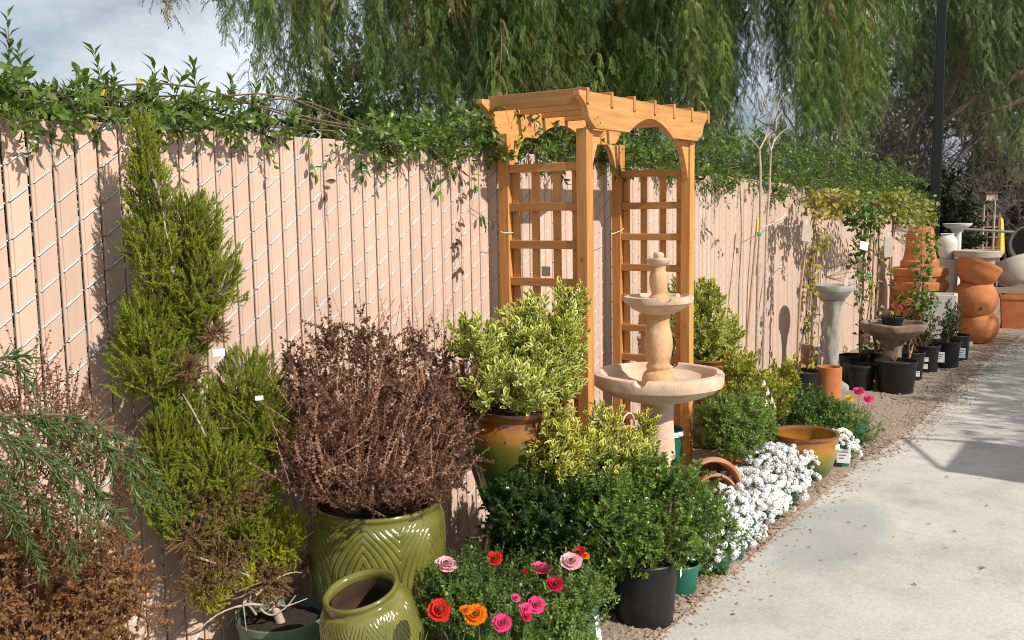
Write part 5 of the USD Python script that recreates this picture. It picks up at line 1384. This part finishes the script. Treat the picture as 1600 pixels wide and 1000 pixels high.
t = thing('garden_stake', 'thin brown wooden stake leaning beside the leafless sapling', 'stake', loc=(at(1165, 545, ys_)[0], ys_ - 0.05, 0))
e = at(1184, 338, ys_ - 0.03); s0 = at(1166, 545, ys_ - 0.05); s0 = s0 + (s0 - e) * 0.9
part(t, 'rod', tube(bend([s0, (s0 + e) / 2, e], 5)[None], np.full(5, 0.009), 6), M['stake'], smooth=True)


def grape(name, label, base, stakes, blobs, n, y, seed, pot=(0.13, 0.25), sparse=130):
    """A leafy vine tied to wooden stakes in a black pot."""
    rng = np.random.default_rng(seed)
    base = np.asarray(base, float)
    t = thing(name, label, 'vine', None, base)
    line = []
    for a, b in stakes:
        e = at(b[0], b[1], y); s = np.array([base[0] + rng.normal(0, 0.04), base[1] + rng.normal(0, 0.03), pot[1] * 0.6])
        m = at(a[0], a[1], y)
        st = part(t, 'stake', tube(bend([s, m, e], 10)[None], np.full(10, 0.010), 6), M['stake'], smooth=True)
        for u in np.linspace(0.25, 0.85, 3) + rng.uniform(-0.06, 0.06, 3):
            p = m + (e - m) * u
            part(st, 'tie', cbox(p, (0.026, 0.026, 0.012), 0.003), M['teal_tie'])
        w = np.array([m + (e - m) * u + rng.normal(0, 0.014, 3) - [0, 0.012, 0] for u in np.linspace(0, 1, 9)])
        line.append(bend(np.vstack([s, w]), 24))
    part(t, 'stem', tube(np.array(line), np.linspace(0.008, 0.003, 24), 5), M['bark'], kind='stuff')
    P, D = in_blobs(rng, blobs, n, inner=0.2, out=0.6, up=0.1, jit=0.7)
    L = np.array(line).reshape(-1, 3)
    k = rng.integers(0, len(L), sparse)
    P = np.vstack([P, L[k] + rng.normal(0, 0.02, (sparse, 3))]); D = np.vstack([D, rng.normal(0, 1, (sparse, 3)) + [0, -0.8, 0]])
    m = len(P)
    lf = leaves(P, D + [0, -0.25, -0.15], np.c_[rng.normal(0, 0.5, m), np.full(m, -0.7), rng.normal(0.7, 0.4, m)], rng.uniform(0.032, 0.066, m), rng.uniform(0.028, 0.056, m), 'oval', fold=0.6, curl=0.35)
    part(t, 'foliage', (lf[0], lf[1]), M['grape'], kind='stuff')
    pk = rng.choice(len(P), min(60, len(P)), replace=False)
    near = L[np.argmin(((P[pk][:, None] - L[None]) ** 2).sum(-1), 1)]
    part(t, 'shoot', tube(np.stack([near, (near + P[pk]) / 2 + rng.normal(0, 0.02, (len(pk), 3)), P[pk]], 1), np.array([0.004, 0.003, 0.002]), 4), M['brown_twig'], kind='stuff')
    nursery(t, base, pot[0], pot[1], M['black_plastic'])
    return t


g = np.array([6.05, -0.36, 0])
G1 = grape('stake_vine', 'vine on two crossed stakes in a black pot, nearest the leafless sapling', g, [((1246, 570), (1281, 300)), ((1266, 570), (1273, 320))],
           [blob(1272, 322, -0.36, 18, 22), blob(1295, 325, -0.38, 24, 22), blob(1320, 318, -0.40, 24, 16), blob(1288, 375, -0.36, 8, 18), blob(1258, 452, -0.36, 8, 14), blob(1300, 310, -0.36, 40, 12)], 300, -0.36, 401)
g = np.array([7.05, -0.50, 0])
G2 = grape('stake_vine', 'vine on tall pale stakes beside the grey birdbath, leaves turning yellow and red', g, [((1338, 600), (1352, 318)), ((1345, 600), (1368, 312))],
           [blob(1345, 345, -0.50, 22, 26), blob(1332, 330, -0.48, 20, 22), blob(1340, 385, -0.5, 12, 18), blob(1338, 415, -0.5, 10, 20), blob(1345, 465, -0.52, 10, 18), blob(1362, 330, -0.5, 26, 24)], 300, -0.50, 402)
g = np.array([7.35, -0.62, 0])
G3 = grape('stake_vine', 'vine on leaning stakes behind the rustic birdbath, hung with a grey plaque', g, [((1366, 590), (1376, 318)), ((1382, 590), (1396, 330))],
           [blob(1392, 330, -0.62, 28, 22), blob(1420, 335, -0.62, 26, 22), blob(1446, 345, -0.64, 18, 28), blob(1440, 390, -0.64, 14, 26), blob(1400, 315, -0.6, 50, 18), blob(1452, 330, -0.62, 12, 26)], 480, -0.62, 403)
g = np.array([6.80, -0.90, 0])
G4 = grape('stake_vine', 'green-leaved vine climbing from the large black pot in front of the terracotta stack', g, [((1420, 560), (1441, 400))],
           [blob(1440, 425, -0.90, 16, 26), blob(1432, 470, -0.90, 26, 20), blob(1452, 470, -0.92, 14, 18), blob(1430, 500, -0.90, 14, 18), blob(1455, 385, -0.9, 10, 24)], 220, -0.90, 404, pot=(0.165, 0.27), sparse=12)
tag_on(G4, g + np.array([0.045, -0.162, 0.16]), 0.03, 0.045, lines=1)
for nm, lb_, px, py, y, w, h, deg in (('plaque', 'tilted square grey plaque hanging on the crossed-stake vine', 1260, 365, -0.40, 0.09, 0.13, 14), ('plaque', 'upright grey plaque hanging in front of the terracotta stack', 1388, 386, -0.66, 0.10, 0.18, 2)):
    c = at(px, py, y)
    t = thing(nm, lb_, 'plaque', loc=c)
    part(t, 'board', cbox(c, (w, 0.012, h), 0.003, rotm([0, 1, 0], deg) @ rotm([0, 0, 1], -35)), M['grey_clay'])
    part(t, 'hook', tube(bend([c + [0, 0, h / 2], c + [0.01, 0, h / 2 + 0.04], c + [0.02, 0.02, h / 2 + 0.06]], 6)[None], np.full(6, 0.002), 4), M['wire'])
c = at(1350, 384, -0.58)
t = thing('plant_label', 'white card with a pink spot tied among the vine leaves left of the plaque', 'label', loc=c)
k = part(t, 'card', cbox(c, (0.085, 0.002, 0.07), 0.0005, rotm([0, 1, 0], 15) @ rotm([0, 0, 1], -35)), M['white'])
part(k, 'print', cbox(c + [0.004, -0.004, -0.018], (0.03, 0.002, 0.022), 0.0005, rotm([0, 1, 0], 15) @ rotm([0, 0, 1], -35)), M['petal_pink'])

# grey pedestal birdbath
bc = np.array([6.62, -0.42, 0.0])
t = thing('birdbath', 'grey concrete pedestal birdbath with flat-topped bowl, in front of the fence', 'birdbath', loc=bc)
part(t, 'column', lathe(smoothprof([(0.001, 0), (0.14, 0), (0.14, 0.05), (0.09, 0.09), (0.062, 0.2), (0.055, 0.4), (0.060, 0.6), (0.075, 0.72), (0.10, 0.765)], 40), bc, 28, lambda r, z, A: (r * (1 + 0.10 * np.sin(3 * A + z * 14)) + (meshkit.fbm(np.stack([np.cos(A) * 3, np.sin(A) * 3, z * 14], -1), 3) - 0.5) * 0.02, z)), M['concrete_grey'], smooth=50)
part(t, 'bowl', lathe(smoothprof([(0.001, 0.75), (0.07, 0.752), (0.125, 0.80), (0.150, 0.835), (0.158, 0.85), (0.158, 0.885), (0.150, 0.89), (0.14, 0.885), (0.08, 0.85), (0.001, 0.845)], 36), bc, 40), M['concrete_grey'], smooth=35)
tag_on(t, at(1322, 448, -0.52), 0.028, 0.14, lines=0, name='label')
# rustic birdbath
rc = np.array([7.02, -0.82, 0.0])
t = thing('birdbath', 'rustic brown tree-stump birdbath with ragged bowl, beside the large black pot', 'birdbath', loc=rc)
rough = lambda k, a: (lambda r, z, A: (r * (1 + a * (meshkit.fbm(np.stack([np.cos(A) * 2.2, np.sin(A) * 2.2, z * 7], -1), 4, k) - 0.5) * 2), z + a * 0.05 * np.sin(5 * A)))
part(t, 'pedestal', lathe(smoothprof([(0.001, 0), (0.15, 0), (0.13, 0.05), (0.085, 0.14), (0.075, 0.28), (0.09, 0.38), (0.15, 0.44)], 40), rc, 40, rough(3, 0.28)), M['rock'], smooth=50)
part(t, 'bowl', lathe(smoothprof([(0.001, 0.40), (0.10, 0.41), (0.22, 0.47), (0.265, 0.51), (0.268, 0.55), (0.24, 0.56), (0.21, 0.53), (0.1, 0.50), (0.001, 0.495)], 36), rc, 48, rough(7, 0.10)), M['rock'], smooth=50)
c = rc + np.array([0.06, 0.02, 0.50])
t = thing('black_pot', 'small black pot with red flowers standing in the rustic birdbath bowl', 'pot', loc=c)
nursery(t, c, 0.09, 0.10, M['black_plastic'])
for k in range(3):
    q = c + np.array([rq.normal(0, 0.05), rq.normal(0, 0.03), 0.15 + 0.02 * k])
    f = part(t, 'flower', rosette(rq, q, [-.3, -.6, 0.6], 0.022, 3), M['petal_crimson'])
    part(f, 'flower_stem', tube(bend([c + [0, 0, 0.05], q], 4)[None], np.full(4, 0.002), 4), M['green_stem'])
# clay pipe, cable post
c = np.array([6.22, -0.52, 0.0])
t = thing('clay_pipe', 'upright terracotta pipe standing behind the dark shrub, before the grey birdbath', 'pipe', loc=c)
part(t, 'pipe', lathe([(0.093, 0.0), (0.097, 0.0), (0.097, 0.265), (0.094, 0.27), (0.084, 0.27), (0.081, 0.265), (0.081, 0.0)], c, 36), M['terracotta'], smooth=35)
c = np.array([6.35, -0.30, 0.0])
t = thing('utility_post', 'short brown board with a grey utility box standing left of the grey birdbath', 'post', loc=c)
part(t, 'board', cbox(c + [0, 0, 0.21], (0.05, 0.09, 0.42), 0.004), M['brown_twig'])
part(t, 'box', cbox(c + [0.0, -0.075, 0.33], (0.07, 0.05, 0.14), 0.006), M['dark_clay'])
part(t, 'conduit', tube(np.array([[c[0], c[1] - 0.07, 0.0], [c[0], c[1] - 0.07, 0.27]])[None], [0.013, 0.013], 8), M['dark_clay'], smooth=True)

# roses in black pots
RG = [((7.46, -0.86, 0), 'rose in a black pot with two small white tags, directly behind the large black pot'), ((7.95, -0.90, 0), 'rose in a black pot with a large white label, left of the last pair'), ((8.30, -1.02, 0), 'rose in a black pot with a large white label and pink bloom'), ((8.82, -1.02, 0), 'rose in a black pot at the far end of the black pot row'), ((8.0, -0.62, 0), 'rose in a black pot behind the front row, partly hidden'), ((8.55, -0.70, 0), 'rose in a black pot behind the last pair, against the clay balls')]
for k, (b, lb_) in enumerate(RG):
    b = np.array(b, float)
    rng = np.random.default_rng(500 + k)
    t = thing('potted_rose', lb_, 'rose', None, b)
    nursery(t, b, 0.140, 0.255, M['black_plastic'])
    Pst = []
    for i in range(9):
        a = rng.uniform(0, 6.28); e = b + np.array([math.cos(a) * rng.uniform(0.03, 0.14), math.sin(a) * rng.uniform(0.03, 0.12), 0.25 + rng.uniform(0.12, 0.32)])
        Pst.append(bend([b + [math.cos(a) * 0.02, math.sin(a) * 0.02, 0.22], (b + [0, 0, 0.25] + e) / 2 + rng.normal(0, 0.02, 3), e], 7))
    Pst = np.array(Pst)
    part(t, 'cane', tube(Pst, np.linspace(0.006, 0.0025, 7), 5), M['brown_twig'], kind='stuff')
    p = Pst[:, 2:].reshape(-1, 3)
    lf, st = sprigs(rng, np.repeat(p, 2, 0), rng.normal(0, 1, (len(p) * 2, 3)) + [0, 0, 0.3], 0.06, 6, 0.026, 0.015, form='oval')
    part(t, 'foliage', (lf[0], lf[1]), M['rose_leaf'], kind='stuff')
    if k in (2, 3, 5):
        q = Pst[0, -1] + [0, 0, 0.01]
        part(t, 'flower', rosette(rng, q, [-.3, -.5, 0.8], 0.026, 4), M['petal_' + ('pink' if k == 2 else 'crimson')])
    if k in (1, 2):
        tag_on(t, b + np.array([-0.02, -0.140, 0.15]), 0.075, 0.095, lines=3)
    elif k == 0:
        tag_on(t, b + np.array([0.03, -0.139, 0.185]), 0.045, 0.04, lines=1); tag_on(t, b + np.array([0.02, -0.139, 0.125]), 0.04, 0.045, lines=1)
    elif k == 3:
        tag_on(t, b + np.array([0.0, -0.140, 0.17]), 0.04, 0.04, lines=1)
t = thing('black_pot', 'empty black pot tucked in the shade beneath the vine stakes', 'pot', loc=(6.75, -0.62, 0))
nursery(t, np.array([6.75, -0.62, 0]), 0.13, 0.22, M['black_plastic'])

# clay and stone pots at the far end
def clay(name, label, prof, c, mat, tilt=None, n=44, square=False, hole=None):
    c = np.asarray(c, float)
    t = thing(name, label, 'pot', None, c)
    d = None
    if square:
        d = lambda r, z, A: (r / np.maximum(np.abs(np.cos((A + math.pi / 4) % (math.pi / 2) - math.pi / 4)), 0.72) * (1.0), z)
        n = 48
    part(t, 'pot', lathe(prof, c, n, d, tilt), M[mat], smooth=35)
    return t


bowlp = lambda r, h: smoothprof([(0.001, 0), (r * 0.45, 0), (r * 0.55, h * 0.06), (r * 0.88, h * 0.45), (r * 0.97, h * 0.8), (r, h * 0.86), (r, h), (r * 0.93, h), (r * 0.88, h * 0.8), (r * 0.75, h * 0.4), (r * 0.4, h * 0.12), (0.001, h * 0.1)], 50)
ballp = lambda r: smoothprof([(r * 0.08, 0.0), (r * 0.35, 0.0), (r * 0.62, r * 0.12), (r * 0.93, r * 0.55), (r, r * 0.95), (r * 0.93, r * 1.35), (r * 0.72, r * 1.62), (r * 0.68, r * 1.7), (r * 0.62, r * 1.7), (r * 0.60, r * 1.6), (r * 0.85, r * 1.2), (r * 0.8, r * 0.5), (r * 0.1, r * 0.1), (r * 0.08, 0.0)], 50)
x0, y0 = 10.1, -0.42
tz = 0.0
for k, (r, h, lb_) in enumerate([(0.30, 0.52, 'widest terracotta pot at the bottom of the stack behind the vine stakes'), (0.31, 0.17, 'terracotta pot with thick rim, second from the bottom of the stack'), (0.30, 0.15, 'terracotta pot with thick rim, upper middle of the stack'), (0.205, 0.46, 'tall tapering terracotta pot upside down on top of the stack')]):
    if k == 0:
        prof = smoothprof([(0.001, 0), (0.2, 0), (0.21, 0.01), (0.285, 0.40), (0.31, 0.42), (0.31, 0.50), (0.295, 0.515), (0.001, 0.515)], 40)
    elif k < 3:
        prof = smoothprof([(0.001, 0), (r * 0.9, 0), (r * 0.91, h * 0.35), (r, h * 0.42), (r * 1.01, h * 0.85), (r * 0.96, h * 0.99), (0.001, h)], 30)
    else:
        prof = smoothprof([(0.001, 0), (r, 0), (r, 0.07), (r * 0.92, 0.08), (r * 0.62, h - 0.01), (r * 0.58, h), (0.001, h)], 30)
    clay('terracotta_pot', lb_, prof, (x0, y0, tz), 'terracotta')
    tz += h - 0.003
sqp = lambda a, h: np.array([(0.001, 0), (a * 0.86, 0), (a * 0.87, 0.004), (a, h - 0.05), (a * 1.06, h - 0.048), (a * 1.06, h - 0.004), (a * 1.05, h), (a * 0.95, h), (a * 0.93, h - 0.03), (a * 0.8, 0.06), (0.001, 0.05)])
clay('stone_planter', 'square white stone planter block behind the potted roses', np.array([(0.001, 0), (0.155, 0), (0.158, 0.004), (0.160, 0.60), (0.157, 0.606), (0.128, 0.606), (0.125, 0.58), (0.12, 0.1), (0.001, 0.08)]), (9.35, -0.78, 0), 'white_clay', tilt=rotm([0, 0, 1], 8), square=True)
bx, by = 10.15, -1.04
clay('clay_ball_pot', 'lowest round terracotta pot of the pile by the path, half hidden by black pots', ballp(0.21), (bx, by, 0.0), 'terracotta')
Rv = np.array([0.5585, -0.829, 0]); Fv = np.array([0.829, 0.5585, 0])
tl2 = rotm(Rv, -62) @ rotm([0, 0, 1], 0) @ rotm(Fv, 8)
c2 = np.array([bx - 0.06, by + 0.03, 0.50])
t = clay('clay_ball_pot', 'round terracotta pot turned bottom up on the pile, drain hole showing', ballp(0.225), c2 - tl2 @ np.array([0, 0, 0.20]), 'terracotta', tilt=tl2)
hn = tl2 @ np.array([0, 0, -1.0])
part(t, 'drain_hole', lathe([(0.001, 0.0015), (0.017, 0.001), (0.018, 0.0)], c2 - tl2 @ np.array([0.0, 0, 0.2]) + hn * 0.004, 14, tilt=np.stack([unit(np.cross(hn, [0, 0, 1])), np.cross(hn, unit(np.cross(hn, [0, 0, 1]))), hn], 1)), M['dark_clay'], smooth=True)
clay('terracotta_pot', 'terracotta bowl tilted on top of the round upturned pot', bowlp(0.235, 0.24), (bx - 0.12, by + 0.06, 0.66), 'terracotta', tilt=rotm(Fv, 22) @ rotm(Rv, -6))
clay('terracotta_pot', 'upturned terracotta pot under the grey ribbed planter, mostly hidden', smoothprof([(0.001, 0), (0.25, 0), (0.25, 0.07), (0.235, 0.08), (0.17, 0.60), (0.001, 0.605)], 30), (11.45, -0.82, 0), 'terracotta')
clay('grey_planter', 'wide grey planter with a banded rim above the tilted terracotta bowl', smoothprof([(0.001, 0), (0.15, 0), (0.155, 0.01), (0.225, 0.27), (0.262, 0.28), (0.272, 0.34), (0.275, 0.36), (0.26, 0.362), (0.23, 0.34), (0.14, 0.04), (0.001, 0.04)], 50), (11.45, -0.82, 0.61), 'grey_clay')
clay('terracotta_pot', 'square dark terracotta planter at the right, under the tipped grey bowl', sqp(0.165, 0.42), (11.75, -1.22, 0), 'terracotta', tilt=rotm([0, 0, 1], 10), square=True)
clay('grey_planter', 'round beige grey bowl tipped over on the square terracotta planter', bowlp(0.25, 0.30), (11.85, -1.24, 0.55), 'grey_clay', tilt=rotm(Fv, -14) @ rotm(Rv, -22))
clay('dark_bowl', 'large black bowl lying on its side above the beige grey bowl', bowlp(0.27, 0.30), (12.1, -1.25, 0.92), 'dark_clay', tilt=rotm(Fv, -25) @ rotm(Rv, 70))
clay('grey_planter', 'tall pale grey pedestal pot under the white urn', smoothprof([(0.001, 0), (0.19, 0), (0.19, 0.06), (0.15, 0.10), (0.13, 0.5), (0.16, 0.82), (0.18, 0.86), (0.001, 0.86)], 40), (11.45, -0.47, 0), 'grey_clay')
clay('white_urn', 'round white urn on a pale grey pedestal, below the lamp pole', smoothprof([(0.001, 0), (0.07, 0), (0.085, 0.03), (0.115, 0.12), (0.12, 0.2), (0.095, 0.27), (0.07, 0.29), (0.085, 0.31), (0.07, 0.315), (0.06, 0.29), (0.001, 0.26)], 40), (11.45, -0.47, 0.862), 'white_clay')
c = far(1496, 352, 14.0)
t = thing('birdbath', 'small pale birdbath bowl behind the white urn, left end of the pipe rail', 'birdbath', loc=(c[0], c[1], 0))
part(t, 'column', lathe(smoothprof([(0.001, 0), (0.14, 0), (0.07, 0.1), (0.06, c[2] - 0.12), (0.1, c[2] - 0.05)], 20), (c[0], c[1], 0), 20), M['white_clay'], smooth=35)
part(t, 'bowl', lathe(smoothprof([(0.001, -0.06), (0.08, -0.055), (0.19, 0.0), (0.20, 0.03), (0.18, 0.03), (0.001, -0.02)], 20), c, 28), M['white_clay'], smooth=35)

# pipe rail, feeder on posts, trellis, yellow strip
p1, p2 = far(1490, 357, 14.6), far(1690, 369, 14.6)
t = thing('pipe_rail', 'horizontal grey pipe rail across the far right, behind the pots', 'railing', loc=(p1[0], p1[1], 0))
part(t, 'rail', tube(bend([p1, (p1 + p2) / 2, p2], 5)[None], np.full(5, 0.021), 8), M['pipe'], smooth=True)
for q in (p1, p1 * 0.2 + p2 * 0.8):
    part(t, 'post', tube(np.array([[q[0], q[1], 0], [q[0], q[1], q[2]]])[None], [0.024, 0.024], 8), M['pipe'], smooth=True)
c = far(1546, 308, 17.0)
t = thing('feeder', 'weathered wooden box feeder raised on two thin posts at the far right', 'feeder', loc=(c[0], c[1], 0))
part(t, 'box', cbox(c, (0.22, 0.16, 0.13), 0.006, rotm([0, 0, 1], -50)), M['pale_bark'])
part(t, 'roof', cbox(c + [0, 0, 0.08], (0.32, 0.24, 0.025), 0.004, rotm([0, 0, 1], -50)), M['bark'])
for s_ in (-1, 1):
    q = c + Rv * 0.095 * s_
    part(t, 'post', tube(np.array([[q[0], q[1], 0], [q[0], q[1], c[2] - 0.06]])[None], [0.022, 0.022], 6), M['pale_bark'])
for k, (px, dep, wd, lb_) in enumerate([(1533, 17.6, 0.32, 'brown wooden lattice trellis behind the feeder posts'), (1508, 18.4, 0.30, 'brown wooden lattice trellis left of the feeder posts, further back')]):
    c = far(px, 365, dep); t = thing('trellis', lb_, 'trellis', loc=(c[0], c[1], 0))
    for u in (-1, -0.33, 0.33, 1):
        q = c + Rv * wd * u
        part(t, 'upright', cbox((q[0], q[1], 0.68), (0.035, 0.02, 1.36), 0.003, rotm([0, 0, 1], -56)), M['brown_twig'])
    for z in np.arange(0.15, 1.3, 0.19):
        part(t, 'crosspiece', cbox((c[0] - 0.02, c[1] - 0.014, z), (wd * 2.1, 0.02, 0.035), 0.003, rotm([0, 0, 1], -56)), M['brown_twig'])
c = far(1562, 365, 18.0)
t = thing('folded_parasol', 'folded yellow parasol upright behind the pipe rail', 'parasol', loc=(c[0], c[1], 0))
part(t, 'cloth', lathe(smoothprof([(0.001, 0.55), (0.05, 0.55), (0.09, 0.62), (0.075, 0.9), (0.04, 1.25), (0.001, 1.28)], 24), (c[0], c[1], 0), 24, lambda r, z, A: (r * (1 + 0.14 * np.cos(7 * A)), z)), M['yellow_tape'], smooth=50)
part(t, 'pole', tube(np.array([[c[0], c[1], 0.0], [c[0], c[1], 1.33]])[None], [0.02, 0.02], 6), M['bark'])
part(t, 'foot', lathe([(0.001, 0.0), (0.2, 0.0), (0.2, 0.05), (0.03, 0.09), (0.001, 0.09)], (c[0], c[1], 0), 20), M['dark_clay'], smooth=35)

# out of view: canopy added for its shadow on the path, and a shading tree
t = thing('market_canopy', 'unseen canvas canopy added to cast the rectangular shadow on the path', 'canopy', loc=(4.54, -5.6, 0))
part(t, 'canvas', cbox((4.54, -5.65, 2.0), (0.86, 2.5, 0.02), 0.004), M['canvas'])
for x in (4.14, 4.94):
    for y in (-6.86, -4.44):
        part(t, 'post', tube(np.array([[x, y, 0], [x, y, 1.99]])[None], [0.022, 0.022], 8), M['pipe'], smooth=True)
    part(t, 'gable_bar', tube(np.array([[x, -4.40, 2.01], [4.80, -4.36, 2.24]])[None], [0.014, 0.014], 6), M['pipe'], smooth=True)  # bars added for their thin shadow lines on the path
tb = np.array([6.6, -6.4, 0.0])
t = thing('shade_tree', 'open-branched young tree beside the path', 'tree', loc=tb)
part(t, 'trunk', tube(bend([tb, tb + [0.05, 0, 1.0], tb + [0.0, 0.05, 2.2]], 8)[None], np.linspace(0.06, 0.035, 8), 8), M['bark'], smooth=True)
bls = [(np.array([5.5, -5.75, 2.75]), np.array([0.8, 0.32, 0.35])), (np.array([6.3, -6.0, 3.1]), np.array([0.6, 0.5, 0.4])), (np.array([7.4, -5.9, 3.2]), np.array([0.8, 0.5, 0.5])), (np.array([8.4, -6.1, 3.3]), np.array([0.9, 0.6, 0.5])), (np.array([9.6, -6.0, 3.3]), np.array([0.9, 0.6, 0.5]))]
bls += [(c_ + np.array([0.3, -0.75, 0.15]), r_) for c_, r_ in bls] + [(np.array([6.0, -5.7, 2.6]), np.array([0.7, 0.25, 0.3]))]
shrub(rq, t, bls, 1500, M['olive'], M['bark'], L=0.35, nl=9, ll=0.09, lw=0.035, inner=0.2, root=tb + [0, 0, 2.0], nbranch=60)
